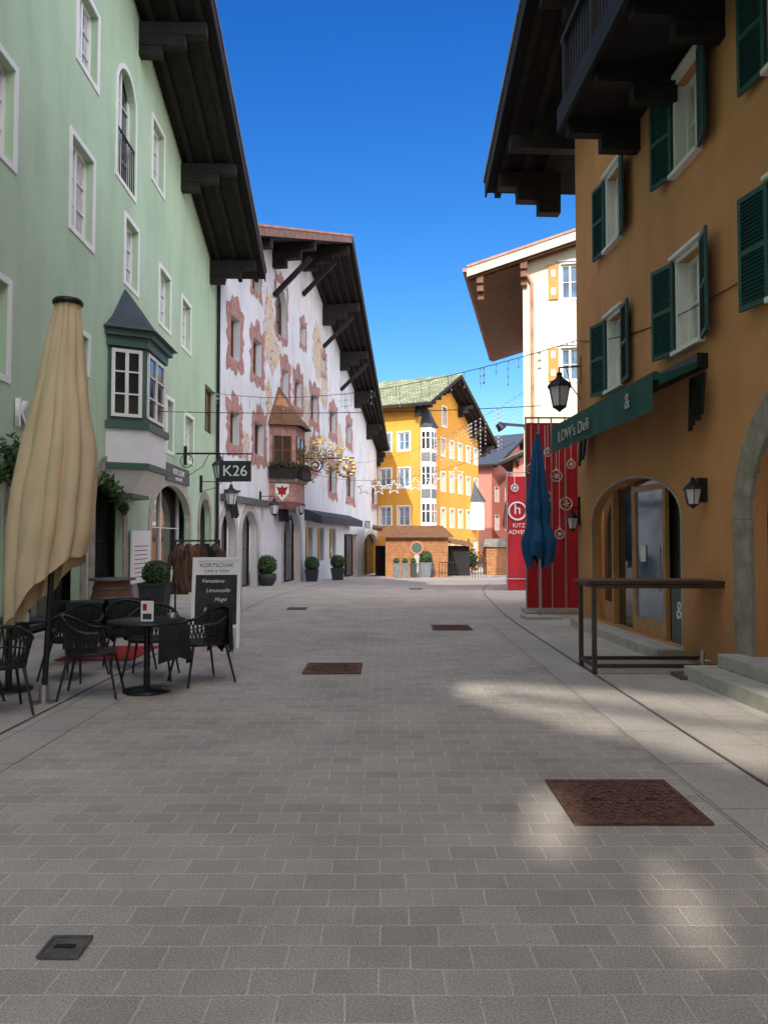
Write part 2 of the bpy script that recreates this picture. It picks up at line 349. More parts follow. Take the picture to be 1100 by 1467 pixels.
# ---------------------------------------------------------------- ground
ys=[-200,-30,-10,0,5,10,15,20]+list(range(21,61))+[80,150,400,1500]
g=MB(); g.grid([[(x,y,gz(y)-.012) for x in (-900,-60,-20,0,20,60,900)] for y in ys],'ground_far'); g.obj('ground')
def strip(name,fl,fr,m,dz,y0,y1):
    b=MB(); rows=[]; y=y0
    while y<=y1+.001:
        rows.append([(fl(y)+(fr(y)-fl(y))*i/4,y,gz(y)+dz) for i in range(5)]); y+=1
    b.grid(rows,m,smooth=False); return b.obj(name)
def rb(y):
    return 1.96 if y<12 else 1.96+.0048*(y-12)**2 if y<40 else 5.72+.27*(y-40)
def lb(y):
    return -2.62 if y<20 else -2.62+.002*(y-20)**2 if y<35 else -2.17+.07*(y-35)
def lw(y): return -5.2-.028*y-.3 if y<26 else -5.93+.16*(y-26)-.3
strip('paved_street',lb,rb,'pavers',0,-12,75)
strip('gutter_strip',rb,lambda y:rb(y)+.5,'gutter',-.0001+.004,-12,60)
strip('gutter_joint',lambda y:rb(y)+.5,lambda y:rb(y)+.525,'joint_dark',.008,-12,60)
strip('gutter_strip',lambda y:lb(y)-.5,lb,'gutter',.0042,-12,60)
strip('gutter_joint',lambda y:lb(y)-.525,lambda y:lb(y)-.5,'joint_dark',.008,-12,60)
strip('sidewalk',lambda y:rb(y)+.525,lambda y:rb(y)+9,'slabs',.004,-12,75)
strip('sidewalk',lw,lambda y:lb(y)-.525,'slabs',.004,-12,62)
def cover(name,x0,x1,y0,y1,m,frame=.035,rings=True):
    e=empty(name); b=MB(); z=gz((y0+y1)/2)+.006
    b.box(x0,x1,y0,y0+frame,z,z+.012,m); b.box(x0,x1,y1-frame,y1,z,z+.012,m)
    b.box(x0,x0+frame,y0+frame,y1-frame,z,z+.012,m); b.box(x1-frame,x1,y0+frame,y1-frame,z,z+.012,m)
    b.box(x0+frame,x1-frame,y0+frame,y1-frame,z-.004,z+.006,m)
    cx,cy=(x0+x1)/2,(y0+y1)/2
    if rings:
        rr=(x1-x0)/2-frame-.02
        for k in range(6):
            r=rr*(k+1)/6; n=6*(k+1)
            for i in range(n):
                a=2*math.pi*i/n; da=.32/(k+1)
                p=[(cx+(r+dr)*math.cos(a+s*da),cy+(r+dr)*math.sin(a+s*da)) for dr,s in ((-.016,-1),(-.016,1),(.016,1),(.016,-1))]
                b.hexa([(q[0],q[1],z+.0055) for q in p]+[(q[0],q[1],z+.0125) for q in p],m)
        for s in (-1,1): b.box(cx+s*rr*.5-.03,cx+s*rr*.5+.03,cy-.012,cy+.012,z+.013,z+.0145,'interior')
    else: b.box(cx-.04,cx+.04,cy-.012,cy+.012,z+.007,z+.010,'interior')
    b.obj('cover',e); return e
cover('manhole_cover',1.06,1.84,4.26,5.02,'iron_rust')
cover('manhole_cover',-.97,-.27,8.95,9.7,'iron_rust')
cover('manhole_cover',.86,1.55,13.2,13.95,'iron_rust')
cover('manhole_cover',-2.2,-1.75,17.0,17.5,'iron_grey')
cover('manhole_cover',.9,1.4,27,27.5,'iron_grey')
cover('valve_cover',-1.32,-1.16,2.92,3.07,'iron_grey',.012,False)

# ================================================================= GREEN HOUSE
G=FR(-5.2,0,-.028,1)
gh=empty('green_townhouse'); b=MB()
line=lambda Y:13.75-.31*(Y-17)
L=[(17,13.82,-.31),(4,17.85,.31)]
wl=[]
def addw(f,lst,r,ar=0,**k):
    h=(*r,ar); lst.append((h,k)); return h
for (x0,x1,y0,y1) in ((113,141,0,106),(219,235,183,268),(103,134,212,340),(180,198,322,412),(229,244,392,468),(261,273,434,500),(239,248,574,646),(265,277,598,660),(116,126,482,530)):
    addw(G,wl,G.rect(x0,x1,y0,y1))
addw(G,wl,G.rect(-30,22,68,212)); addw(G,wl,G.rect(-40,12,390,528))
ra=G.rect(169,195,104,268); arch=(*ra,(ra[1]-ra[0])/2)
holes=[h for h,k in wl]+[arch]
dk=[(*G.rect(294,308,556,622),0)]
g0=(*G.rect(217,272,728,846),0); g0=(g0[0],g0[1],.75,3.05,.95)
g1=(14.6,16.35,.05,3.05,.8); g2=(11.2,13.9,.05,3.0,.9); g3=(7.6,10.5,.05,3.0,.9); g4=(24.0,25.6,.3,2.9,.75)
gf=[g0,g1,g2,g3,g4]
holes+=dk+gf
facade(b,G,-14,26.6,-.1,18,holes,'green_plaster',.16,L)
b.obj('street_wall',gh)
b=MB()
for h,k in wl: window(b,G,h,.16,nz=3,sur='white_trim',sw=.10,gm='glass_blue',curt=True)
for h in dk: window(b,G,h,.16,fm='wood_brown',gm='glass_dark',nz=2)
window(b,G,arch,.16,gm='glass_dark',nz=4); archband(b,G,arch,.10,0,.025,'white_trim')
b.fbox(G,arch[0]-.1,arch[1]+.1,arch[2]-.1,arch[2],0,.025,'white_trim')
zt=arch[2]+1.05
n=9
for i in range(n+1):
    u=arch[0]+(arch[1]-arch[0])*i/n; b.cyl(G.P(u,arch[2]+.02,-.02),G.P(u,zt,-.02),.012,.012,'black_metal',5)
b.beam(G.P(arch[0],zt,-.02),G.P(arch[1],zt,-.02),.03,.04,'black_metal')
b.obj('windows',gh)
b=MB()
for h in gf:
    window(b,G,h,.35,fm='wood_dark' if h is not g0 else 'white_trim',gm='glass_shop',nz=2)
    archband(b,G,h,.26,0,.03,'stone_light' if h is g0 else 'stone')
b.fbox(G,-14,7.3,-.05,.6,0,.04,'stone')
b.fbox(G,g1[1]+.27,g0[0]-.27,.0,.75,0,.035,'stone')
b.fbox(G,g0[1]+.27,23.7,0,.6,0,.04,'stone')
b.cyl(G.P(26.45,0,.1),G.P(26.45,10.6,.1),.06,.06,'wood_dark',8)
b.obj('ground_floor',gh)
b=MB()
P=G.P
b.face([P(26.6,-1,0),P(26.6,-1,-14),P(26.6,10.8,-14),P(26.6,10.8,0)],'green_plaster')
b.face([P(-14,-1,-14),P(26.6,-1,-14),P(26.6,10.8,-14),P(4,17.8,-14),P(-14,12,-14)],'green_plaster')
b.face([P(-14,-1,0),P(-14,-1,-14),P(-14,12.2,-14),P(-14,12.2,0)],'green_plaster')
b.obj('rear_walls',gh)
b=MB()
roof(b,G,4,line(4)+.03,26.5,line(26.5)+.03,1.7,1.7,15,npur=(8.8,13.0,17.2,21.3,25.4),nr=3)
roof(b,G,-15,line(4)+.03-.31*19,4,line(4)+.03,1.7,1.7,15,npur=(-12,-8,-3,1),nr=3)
b.obj('roof',gh)
b=MB()
def prism_bay(b,f,pts,z0,z1,m):
    n=len(pts)
    lo=[f.P(u,z0,o) for u,o in pts]; hi=[f.P(u,z1,o) for u,o in pts]
    for i in range(n-1): b.face([lo[i],lo[i+1],hi[i+1],hi[i]],m)
    b.face(lo,m); b.face(hi,m)
def bayloft(b,f,pa,za,pb,zb,m):
    for i in range(len(pa)-1):
        b.face([f.P(pa[i][0],za,pa[i][1]),f.P(pa[i+1][0],za,pa[i+1][1]),f.P(pb[i+1][0],zb,pb[i+1][1]),f.P(pb[i][0],zb,pb[i][1])],m)
def scalebay(p,c,s,so): return [(c+(u-c)*s,o*so) for u,o in p]
bp=[(15.2,0),(15.55,.72),(17.1,.72),(17.45,0)]; cu=16.32
prism_bay(b,G,scalebay(bp,cu,1.0,1.0),3.15,3.85,'white_trim')
prism_bay(b,G,scalebay(bp,cu,1.06,1.08),3.85,4.0,'green_dark')
prism_bay(b,G,scalebay(bp,cu,1.08,1.10),3.02,3.15,'green_dark')
bayloft(b,G,scalebay(bp,cu,.8,.55),2.55,scalebay(bp,cu,1.0,1.0),3.02,'white_trim')
prism_bay(b,G,scalebay(bp,cu,.8,.55),2.47,2.55,'green_dark')
prism_bay(b,G,scalebay(bp,cu,.94,.93),4.0,5.6,'green_dark')
prism_bay(b,G,scalebay(bp,cu,1.03,1.03),5.55,5.75,'green_dark')
prism_bay(b,G,scalebay(bp,cu,1.12,1.15),5.75,5.88,'green_dark')
pa=scalebay(bp,cu,1.22,1.3)
prof=[(5.88,1.22,1.3),(6.0,1.02,1.05),(6.25,.72,.75),(6.6,.42,.45),(6.95,.12,.12),(7.05,.02,.02)]
for i in range(len(prof)-1):
    bayloft(b,G,scalebay(bp,cu,prof[i][1],prof[i][2]),prof[i][0],scalebay(bp,cu,prof[i+1][1],prof[i+1][2]),prof[i+1][0],'slate')
b.face([G.P(u,5.88,o) for u,o in pa],'green_dark')
sb=scalebay(bp,cu,.94,.93)
for i in range(3):
    p0=G.P(sb[i][0],0,sb[i][1]); p1=G.P(sb[i+1][0],0,sb[i+1][1]); ff=FR(p0.x,p0.y,p1.x-p0.x,p1.y-p0.y); ln=(p1-p0).length
    a,c=.07,ln-.07
    b.fbox(ff,a,c,4.1,5.5,.0,.012,'glass_dark')
    for q in ((a,a+.07),(c-.07,c),((a+c)/2-.035,(a+c)/2+.035)): b.fbox(ff,q[0],q[1],4.1,5.5,.012,.05,'white_trim')
    for z in (4.1,4.56,5.02,5.43): b.fbox(ff,a,c,z,z+(.07 if z in(4.1,5.43) else .03),.012,.045,'white_trim')
b.obj('oriel_window',gh)
b=MB(); r=G.rect(235,268,674,704); b.fbox(G,r[0],r[1],2.95+.2,3.6,.03,.08,'sign_grey'); b.obj('fascia_sign',gh)
text('KORTSCHAK',G,(r[0]+r[1])/2,3.42,.085,.22,'paper_white',gh); text('CAFE & WEIN',G,(r[0]+r[1])/2,3.24,.085,.13,'paper_white',gh)
u,z=G.hit(27,595); text('K',G,u,z,.05,.62,'paper_white',gh,ext=.03)
b=MB(); r=G.rect(184,211,760,834); b.fbox(G,r[0],r[1],r[2],r[3],.05,.09,'paper_white')
for i in range(8): b.fbox(G,r[0]+.2,r[1]-.2-.1*R(),r[3]-.35-.1*i,r[3]-.37-.1*i,.09,.093,'pot_grey')
b.obj('menu_board')
b=MB()
for (x,y,rr) in ((-5,650,.4),(12,655,.35),(20,672,.25),(30,690,.2),(0,680,.3),(140,690,.22),(152,700,.2),(160,715,.18),(168,728,.12)):
    u,z=G.hit(x,y); b.leaves(G.P(u,z,.15),rr,120,'leaf',.06,shell=.1)
b.obj('climbing_plant')

# ================================================================= WHITE HOUSE
W=FR(-5.93,26,.16,1)
wh=empty('white_frescoed_hotel'); b=MB()
pku=11.4; pkz=16.3
sL=.36; sR=.345
L=[(pku,pkz,sL),(pku,pkz,-sR)]
WL=[]
rowA=[(331,344,455,515),(363,375,487,538),(405,413,530,568),(423,432,545,583),(446,455,566,603),(473,481,590,620),(497,503,608,634)]
rowB=[(330,343,590,637),(365,378,606,652),(446,454,640,668),(472,481,668,705),(497,507,675,712),(533,540,700,722),(420,428,0,0)]
rowT=[(362,373,380,418),(431,438,466,494),(461,467,512,536)]
for r in rowA+rowB[:-1]+rowT: WL.append((*W.rect(*r),0))
wa=W.rect(396,411,410,482); warch=(*wa,(wa[1]-wa[0])/2)
gfw=[]
for x0,x1,zt,ar in ((316,337,2.6,.9),(346,368,2.7,1.0),(406,430,3.0,1.4)):
    u0=W.hit(x0,780)[0];u1=W.hit(x1,780)[0]; gfw.append((u0,u1,-.25-.03*u0*.8,zt,ar))
for x0,x1 in ((438,448),(455,464),(472,481)):
    u0=W.hit(x0,780)[0];u1=W.hit(x1,780)[0]; gfw.append((u0,u1,.4,2.2,0))
u0=W.hit(520,780)[0];u1=W.hit(541,780)[0]; gfw.append((u0,u1,-1.1,2.0,1.2))
u0=W.hit(493,780)[0];u1=W.hit(512,780)[0]; gfw.append((u0,u1,-.9,1.9,0))
facade(b,W,.6,36.5,-1.4,17,WL+[warch]+gfw,'white_plaster',.28,L)
b.obj('street_wall',wh)
b=MB()
for h in WL: window(b,W,h,.28,fm='wood_brown',gm='glass_dark',nz=2,fw=.07)
window(b,W,warch,.28,fm='wood_brown',gm='glass_dark',nz=3)
for h in gfw:
    window(b,W,h,.35,fm='wood_dark',gm='glass_shop',nz=2)
    if h[4]>0: archband(b,W,h,.28,0,.03,'stone_light')
b.obj('windows',wh)
b=MB()
def blob(b,f,u0,u1,z0,z1,pad,o,m,jag=.25,seed=0):
    rnd=random.Random(seed); n=44; c=((u0+u1)/2,(z0+z1)/2); pts=[]
    for i in range(n):
        t=2*math.pi*i/n; ct,st=math.cos(t),math.sin(t)
        k=1/max(abs(ct)/((u1-u0)/2+pad),abs(st)/((z1-z0)/2+pad*1.3)); k*=1+rnd.uniform(-jag*.25,jag*.3)+.06*math.cos(8*t)
        pts.append((c[0]+ct*k,c[1]+st*k+(.25 if 0.35<math.sin(t)*1.0 and abs(ct)<.35 else 0)))
    ins=[]
    for i in range(n):
        t=2*math.pi*i/n; ct,st=math.cos(t),math.sin(t); k=1/max(abs(ct)/((u1-u0)/2+.01),abs(st)/((z1-z0)/2+.01)); ins.append((c[0]+ct*k,c[1]+st*k))
    for i in range(n):
        j=(i+1)%n; b.face([f.P(*pts[i],o),f.P(*pts[j],o),f.P(*ins[j],o),f.P(*ins[i],o)],m)
for i,h in enumerate(WL+[warch]): blob(b,W,h[0],h[1],h[2],h[3],.36 if i<13 else .2,.012,'fresco_pink',jag=.45,seed=i)
def patch(f,x,y,w_,h_,m,o=.009,seed=1):
    rnd=random.Random(seed); u,z=f.hit(x,y); n=26
    pts=[(u+w_*math.cos(2*math.pi*i/n)*(1+rnd.uniform(-.35,.25)),z+h_*math.sin(2*math.pi*i/n)*(1+rnd.uniform(-.3,.2))) for i in range(n)]
    for i in range(n): b.face([f.P(u,z,o),f.P(*pts[i],o),f.P(*pts[(i+1)%n],o)],m)
patch(W,386,470,.8,1.7,'fresco',seed=3); patch(W,392,505,.9,.9,'fresco',.010,5); patch(W,455,505,1.2,1.6,'fresco',seed=7)
patch(W,440,620,.9,1.5,'fresco',seed=9); patch(W,487,640,1.0,1.5,'fresco',seed=13)
patch(W,465,560,1.0,1.0,'fresco',seed=14); patch(W,352,640,.4,.6,'fresco',seed=15); patch(W,385,570,.5,.8,'fresco',seed=18); patch(W,438,570,.5,.7,'fresco',seed=19)
b.obj('facade_paintings',wh)
b=MB()
roof(b,W,pku,pkz+.05,36.0,pkz+.05-sR*(36.0-pku),2.55,.75,16,npur=(11.6,16,20.5,25,29.5,34),nr=5,pw=.34)
roof(b,W,.0,pkz+.05-sL*pku,pku,pkz+.05,1.3,2.55,16,npur=(2.2,6.8),nr=4,pw=.34,fascia='wood_fascia',top='roof_red')
for u in (6.8,11.6,16,20.5):
    zz=pkz-(abs(u-pku)*(sR if u>pku else sL)); b.beam(W.P(u,zz-2.4,.02),W.P(u,zz-.8,1.7),.16,.2,'wood_dark')
b.obj('roof',wh)
b=MB(); P=W.P
b.face([P(.6,-1.4,0),P(.6,-1.4,-14),P(.6,11.6,-14),P(.6,11.6,0)],'white_plaster')
b.face([P(36.5,-1.4,0),P(36.5,-1.4,-14),P(36.5,7.5,-14),P(36.5,7.5,0)],'white_plaster')
b.obj('side_walls',wh)
b=MB(); u0=W.hit(388,640)[0]; bp2=[(u0-.2,0),(u0+.3,1.0),(u0+1.9,1.0),(u0+2.4,0)]; cu=u0+1.1
prism_bay(b,W,bp2,4.2,6.5,'fresco_pink'); prism_bay(b,W,scalebay(bp2,cu,1.1,1.1),4.05,4.2,'stone')
bayloft(b,W,scalebay(bp2,cu,.6,.5),2.9,bp2,3.2,'fresco_pink'); prism_bay(b,W,bp2,3.2,4.05,'fresco_pink')
for i in range(3):
    p0=W.P(bp2[i][0],0,bp2[i][1]); p1=W.P(bp2[i+1][0],0,bp2[i+1][1]); ff=FR(p0.x,p0.y,p1.x-p0.x,p1.y-p0.y); ln=(p1-p0).length
    a,c=.15,ln-.15; b.fbox(ff,a,c,4.75,6.05,.005,.02,'glass_dark')
    for q in ((a,a+.06),(c-.06,c),((a+c)/2-.03,(a+c)/2+.03)): b.fbox(ff,q[0],q[1],4.75,6.05,.02,.05,'wood_brown')
    b.fbox(ff,a,c,5.4,5.44,.02,.045,'wood_brown')
    b.fbox(ff,.0,ln,4.2,4.6,.1,.32,'wood_dark'); 
    for k in range(5): b.leaves(ff.P(ln*(k+.5)/5,4.72,.22),.22,60,'leaf_dark',.07,shell=.1); b.leaves(ff.P(ln*(k+.5)/5,4.74,.24),.22,9,'petal_red',.05,shell=.5)
pr=[(6.5,1.2,1.3),(7.1,.85,.85),(7.8,.4,.4),(8.4,.04,.04)]
for i in range(3): bayloft(b,W,scalebay(bp2,cu,pr[i][1],pr[i][2]),pr[i][0],scalebay(bp2,cu,pr[i+1][1],pr[i+1][2]),pr[i+1][0],'wood_brown')
b.face([W.P(u,6.5,o) for u,o in scalebay(bp2,cu,1.2,1.3)],'wood_dark')
p0=W.P(bp2[0][0],0,bp2[0][1]); p1=W.P(bp2[1][0],0,bp2[1][1]); ff=FR(p0.x,p0.y,p1.x-p0.x,p1.y-p0.y); ln=(p1-p0).length
cr=[(-.3,.35),(.3,.35),(.3,-.05),(0,-.38),(-.3,-.05)]
b.face([ff.P(ln/2+x,3.62+z,.012) for x,z in cr],'paper_white')
eg=[(0,.28),(.06,.18),(.26,.22),(.14,-.02),(.2,-.12),(.05,-.1),(0,-.28),(-.05,-.1),(-.2,-.12),(-.14,-.02),(-.26,.22),(-.06,.18)]
b.face([ff.P(ln/2+x,3.62+z,.02) for x,z in eg],'red_mat')
b.obj('oriel_window',wh)
b=MB()
u0=W.hit(436,740)[0]; u1=W.hit(500,740)[0]
b.hexa([W.P(u0,2.55,.0),W.P(u1,2.55,0),W.P(u1,2.35,.9),W.P(u0,2.35,.9),W.P(u0,3.1,0),W.P(u1,3.1,0),W.P(u1,2.75,.9),W.P(u0,2.75,.9)],'dark_shop')
u0=W.hit(315,720)[0]; u1=W.hit(385,720)[0]; b.fbox(W,u0,u1,2.95,3.2,0,.18,'sign_grey')
b.obj('shop_awning',wh)
text('GOLDENER GREIF',W,W.hit(410,715)[0],2.95,.05,.4,'wood_dark',wh)
text('HOTEL',W,W.hit(526,735)[0],2.6,.05,.8,'dark_shop',wh)
for px in (322,392,400):
    b=MB(); u0=W.hit(px,740)[0]
    for k in range(5):
        b.beam(W.P(u0+.12*k,3.3,.15),W.P(u0+.12*k+.05,2.35+.08*(k%3),.3),.09,.16,'black_cloth')
    b.beam(W.P(u0-.05,3.35,.0),W.P(u0-.05,3.3,.6),.05,.06,'black_metal')
    b.obj('folded_awning',wh)
def lantern(name,p,s,arm_to=None,m='black_metal'):
    e=empty(name); b=MB(); p=Vector(p)
    n=6
    def ringz(r,z): return [p+Vector((r*s*math.cos(2*math.pi*i/n+.3),r*s*math.sin(2*math.pi*i/n+.3),z*s)) for i in range(n)]
    A=ringz(.26,-.5);B=ringz(.42,.25)
    b.grid([ringz(.24,-.48),ringz(.40,.25)],'icicle',True,False)
    for i in range(n): b.cyl(A[i],B[i],.022*s,.022*s,m,5); b.cyl(A[i],A[(i+1)%n],.025*s,.025*s,m,5); b.cyl(B[i],B[(i+1)%n],.03*s,.03*s,m,5)
    b.grid([ringz(.5,.24),ringz(.36,.42),ringz(.16,.55),ringz(.1,.68),ringz(.13,.72),ringz(.01,.85)],m,True,False)
    b.grid([ringz(.28,-.5),ringz(.1,-.62),ringz(.01,-.7)],m,True,False)
    if arm_to is not None:
        q=Vector(arm_to); top=p+Vector((0,0,.85*s)); k=Vector((top.x,top.y,top.z+.12*s))
        b.tube([top,k,Vector((q.x,q.y,k.z))],.02*s+.006,m,6)
        b.tube([k+(Vector((q.x,q.y,k.z))-k)*.3,(k+q)/2+Vector((0,0,-.1)),q+Vector((0,0,-.25*s))],.012*s+.004,m,6)
        b.beam(Vector((q.x,q.y,k.z-.35)),Vector((q.x,q.y,k.z+.2)),.08,.05,m)
    b.obj('lantern',e); return e
gs=empty('wrought_iron_guild_sign'); b=MB()
uu=W.hit(419,650)[0]
X=Vector((W.n[0],W.n[1],0)); Z=Vector((0,0,1)); base=W.P(uu,5.1,0)
def spiral(c,r0,r1,turns,ph,rad,m,dirn=1):
    pts=[]; n=int(18*turns)
    for i in range(n+1):
        k=i/n; r=r0+(r1-r0)*k; a=ph+dirn*2*math.pi*turns*k; pts.append(c+X*(r*math.cos(a))+Z*(r*math.sin(a)))
    b.tube(pts,rad,m,5)
b.beam(base+Z*.3,base+X*3.0+Z*.3,.05,.06,'black_metal'); b.beam(base-Z*.9,base+Z*1.2,.06,.06,'black_metal')
b.tube([base-Z*.9,base+X*.8-Z*.5,base+X*1.6+Z*.3],.03,'gold',6)
for cx,cz,r,d in ((.5,-.15,.4,1),(1.15,-.05,.33,-1),(.5,.75,.38,-1),(1.2,.75,.32,1),(1.8,.7,.28,-1),(1.75,-.1,.26,1),(.3,1.15,.2,1),(.9,-.6,.2,1),(.85,.35,.2,1),(1.5,.35,.18,-1),(2.3,.65,.2,1),(1.4,1.2,.16,1),(.35,-.65,.2,-1)):
    spiral(base+X*cx+Z*cz,r,.05,1.7,1.0*cx,.035,'gold' if cx!=1.15 else 'black_metal',d)
    for k in range(9):
        a=R()*6.28; q=base+X*(cx+r*math.cos(a))+Z*(cz+r*math.sin(a)); b.cyl(q,q+X*(.13*math.cos(a))+Z*(.13*math.sin(a)),.06,.008,'gold',5)
c=base+X*2.6-Z*.15
for i in range(14):
    a=2*math.pi*i/14; q=c+X*(.42*math.cos(a))+Z*(.42*math.sin(a)); b.cyl(q-X*.08,q+X*.08,.09,.07,'gold',6)
b.ring(c,.42,.05,'gold',(X,Z)); 
for i in range(12):
    a=2*math.pi*i/12; q=c+X*(.2*math.cos(a))+Z*(.2*math.sin(a)); b.cyl(c,q,.05,.02,'gold',5)
b.cyl(c+Z*.42,c+Z*.48+Z*.05,.03,.03,'black_metal')
b.obj('ironwork',gs)

# ================================================================= YELLOW HOUSE
Y1=FR(2.7,58,.5,1)
yh=empty('yellow_townhouse'); b=MB()
pk=5.2; pz=14.9; sl=.5; Lg=13.6
rows=[(-.9,1.6),(2.6,4.1),(5.6,7.1),(8.5,9.9)]
hs=[]
for ri,(z0,z1) in enumerate(rows):
    for i in range(6):
        uc=2.9+i*2.0
        if ri==0: hs.append((uc-.6,uc+.6,z0,z1,.5 if i%2==0 else 0))
        elif z1<pz-abs(uc-pk)*sl-.6: hs.append((uc-.45,uc+.45,z0,z1,0))
hs.append((pk-.5,pk+.5,11.0,12.6,.4))
facade(b,Y1,0,Lg,-1.4,16,hs,'yellow_plaster',.15,[(pk,pz,sl),(pk,pz,-sl)])
Y2=FR(2.7-14*.8944,58+14*.4472,.8944,-.4472)
hs2=[(uc-.5,uc+.5,z0,z1,0) for z0,z1 in rows[1:] for uc in (7.2,9.2,11.1,12.7)]
facade(b,Y2,0,14,-1.4,12.2,hs2,'yellow_plaster',.15)
b.face([Y1.P(Lg,-1.4,0),Y1.P(Lg,-1.4,-14),Y1.P(Lg,11,-14),Y1.P(Lg,11,0)],'yellow_plaster')
b.obj('walls',yh)
b=MB()
for h in hs: window(b,Y1,h,.15,gm='glass_blue',nz=2,sur='white_trim' if h[2]>2 else None,sw=.1,fw=.1)
for h in hs2: window(b,Y2,h,.15,gm='glass_blue',nz=2,sur='white_trim',sw=.1,fw=.1)
b.obj('windows',yh)
b=MB()
roof(b,Y1,pk,pz+.05,14.9,pz+.05-sl*(14.9-pk),1.5,1.5,15,npur=(5.4,8.5,11.5,14.3),nr=3,top='shingles',pw=.3)
roof(b,Y1,-1.4,pz+.05-sl*(pk+1.4),pk,pz+.05,1.5,1.5,15,npur=(-.6,2.2),nr=3,top='shingles',pw=.3)
b.obj('roof',yh)
b=MB(); bq=[(.3,0),(.5,.8),(1.5,.8),(1.7,0)]
prism_bay(b,Y1,bq,2.2,10.3,'white_trim')
for i in range(3):
    p0=Y1.P(bq[i][0],0,bq[i][1]); p1=Y1.P(bq[i+1][0],0,bq[i+1][1]); ff=FR(p0.x,p0.y,p1.x-p0.x,p1.y-p0.y); ln=(p1-p0).length
    for z0,z1 in ((2.9,4.3),(5.8,7.2),(8.6,9.9)):
        b.fbox(ff,.12,ln-.12,z0,z1,.01,.04,'glass_dark'); b.fbox(ff,ln/2-.04,ln/2+.04,z0,z1,.04,.07,'white_trim'); b.fbox(ff,.12,ln-.12,z0+.8,z0+.86,.04,.06,'white_trim')
    for z0 in (4.75,7.6): b.fbox(ff,.05,ln-.05,z0,z0+.7,.01,.03,'pot_grey')
cu=1.0; pr=[(10.3,1.25,1.25),(10.8,.9,.9),(11.6,.5,.5),(12.3,.03,.03)]
for i in range(3): bayloft(b,Y1,scalebay(bq,cu,pr[i][1],pr[i][2]),pr[i][0],scalebay(bq,cu,pr[i+1][1],pr[i+1][2]),pr[i+1][0],'slate')
bayloft(b,Y1,scalebay(bq,cu,.5,.2),1.4,bq,2.2,'white_trim')
bt=[(11.6,0),(11.9,.8),(12.9,.8),(13.2,0)]
prism_bay(b,Y1,bt,2.4,5.0,'white_trim'); cu=12.4
for i in range(3): bayloft(b,Y1,scalebay(bt,cu,(1.25,.8,.4)[i],(1.25,.8,.4)[i]),(5,5.6,6.2)[i],scalebay(bt,cu,(.8,.4,.02)[i],(.8,.4,.02)[i]),(5.6,6.2,6.9)[i],'slate')
b.obj('oriel_window',yh)

# ================================================================= PINK HOUSES
def simplehouse(name,f,Lh,zt,m,rows_,nw,roofm='roof_tile',pkz_=3,back=14,w_=.9):
    e=empty(name); b=MB(); hs=[]
    for z0,z1 in rows_:
        for i in range(nw):
            uc=Lh*(i+.5)/nw; hs.append((uc-w_/2,uc+w_/2,z0,z1,0))
    mid=Lh/2; s=pkz_/mid
    facade(b,f,0,Lh,-1.4,zt+pkz_,hs,m,.15,[(mid,zt+pkz_,s),(mid,zt+pkz_,-s)])
    for u in (0,Lh): b.face([f.P(u,-1.4,0),f.P(u,-1.4,-back),f.P(u,zt,-back),f.P(u,zt,0)],m)
    for h in hs: window(b,f,h,.15,sur='white_trim',fw=.09,gm='glass_dark')
    b.obj('walls',e); b=MB()
    roof(b,f,mid,zt+pkz_+.05,Lh+1.2,zt+pkz_+.05-s*(mid+1.2),1.4,1.4,back,npur=(mid+1,Lh-.5),top=roofm)
    roof(b,f,-1.2,zt+pkz_+.05-s*(mid+1.2),mid,zt+pkz_+.05,1.4,1.4,back,npur=(.5,),top=roofm)
    b.obj('roof',e); return e
simplehouse('pink_townhouse',FR(12.0,84,.7,1),13,10.2,'pink_plaster',[(-.6,1.2),(2.6,4.2),(5.8,7.4)],5,back=14,roofm='slate',pkz_=3.5)
simplehouse('salmon_townhouse',FR(13.2,77,1,-.25),14,9.6,'pink_plaster',[(-.6,1.4),(2.6,4.2),(5.8,7.4)],5,back=10)
# ================================================================= CREAM HOUSE
C=FR(5.02,27,1,-.21)
ch=empty('cream_townhouse'); b=MB()
r1=C.rect(803,829,378,428); r2=C.rect(803,829,498,545)
hs=[(*r1,0),(*r2,0)]+[(r1[0]+k,r1[1]+k,z[2],z[3],0) for k in (2.6,5.2,7.8) for z in (r1,r2)]
cz=11.55
facade(b,C,0,12,-1,17,hs,'cream_plaster',.12,[(0,cz,.27)])
b.face([C.P(0,-1,0),C.P(0,-1,-12),C.P(0,cz,-12),C.P(0,cz,0)],'cream_plaster')
b.obj('walls',ch); b=MB()
for h in hs:
    window(b,C,h,.12,sur='white_trim',sw=.06,fw=.07,nz=2)
    for a in (h[0]-.44,h[1]+.09):
        b.fbox(C,a,a+.35,h[2],h[3],.03,.06,'shutter_orange')
        for k in range(2): b.fbox(C,a+.1,a+.25,h[2]+.18+k*.65,h[2]+.42+k*.65,.06,.065,'white_trim')
    b.fbox(C,h[0]-.1,h[1]+.1,h[3]+.08,h[3]+.15,0,.08,'white_trim')
b.cyl(C.P(.32,-1,.1),C.P(.32,10.8,.1),.06,.06,'roof_red',8); b.tube([C.P(.32,10.8,.1),C.P(.1,11.2,.15),C.P(-.15,11.6,.6)],.06,'roof_red',8)
b.beam(C.P(-.9,5.75,.1),C.P(.9,5.55,.1),.06,.1,'black_metal'); b.cyl(C.P(-.9,5.75,.1),C.P(-.75,5.55,.1),.12,.18,'black_metal',8)
b.obj('windows',ch); b=MB()
roof(b,C,-1.95,cz+.05-.27*1.95,13,cz+.05+.27*13,.7,.7,13,m='wood_brown',npur=(-1.5,0.05,6),nr=2,top='roof_red',fascia='stone_light',und='wood_brown')
b.beam(C.P(-2.02,cz-.35,.8),C.P(-2.02,cz-.35,-13),.14,.12,'roof_red')
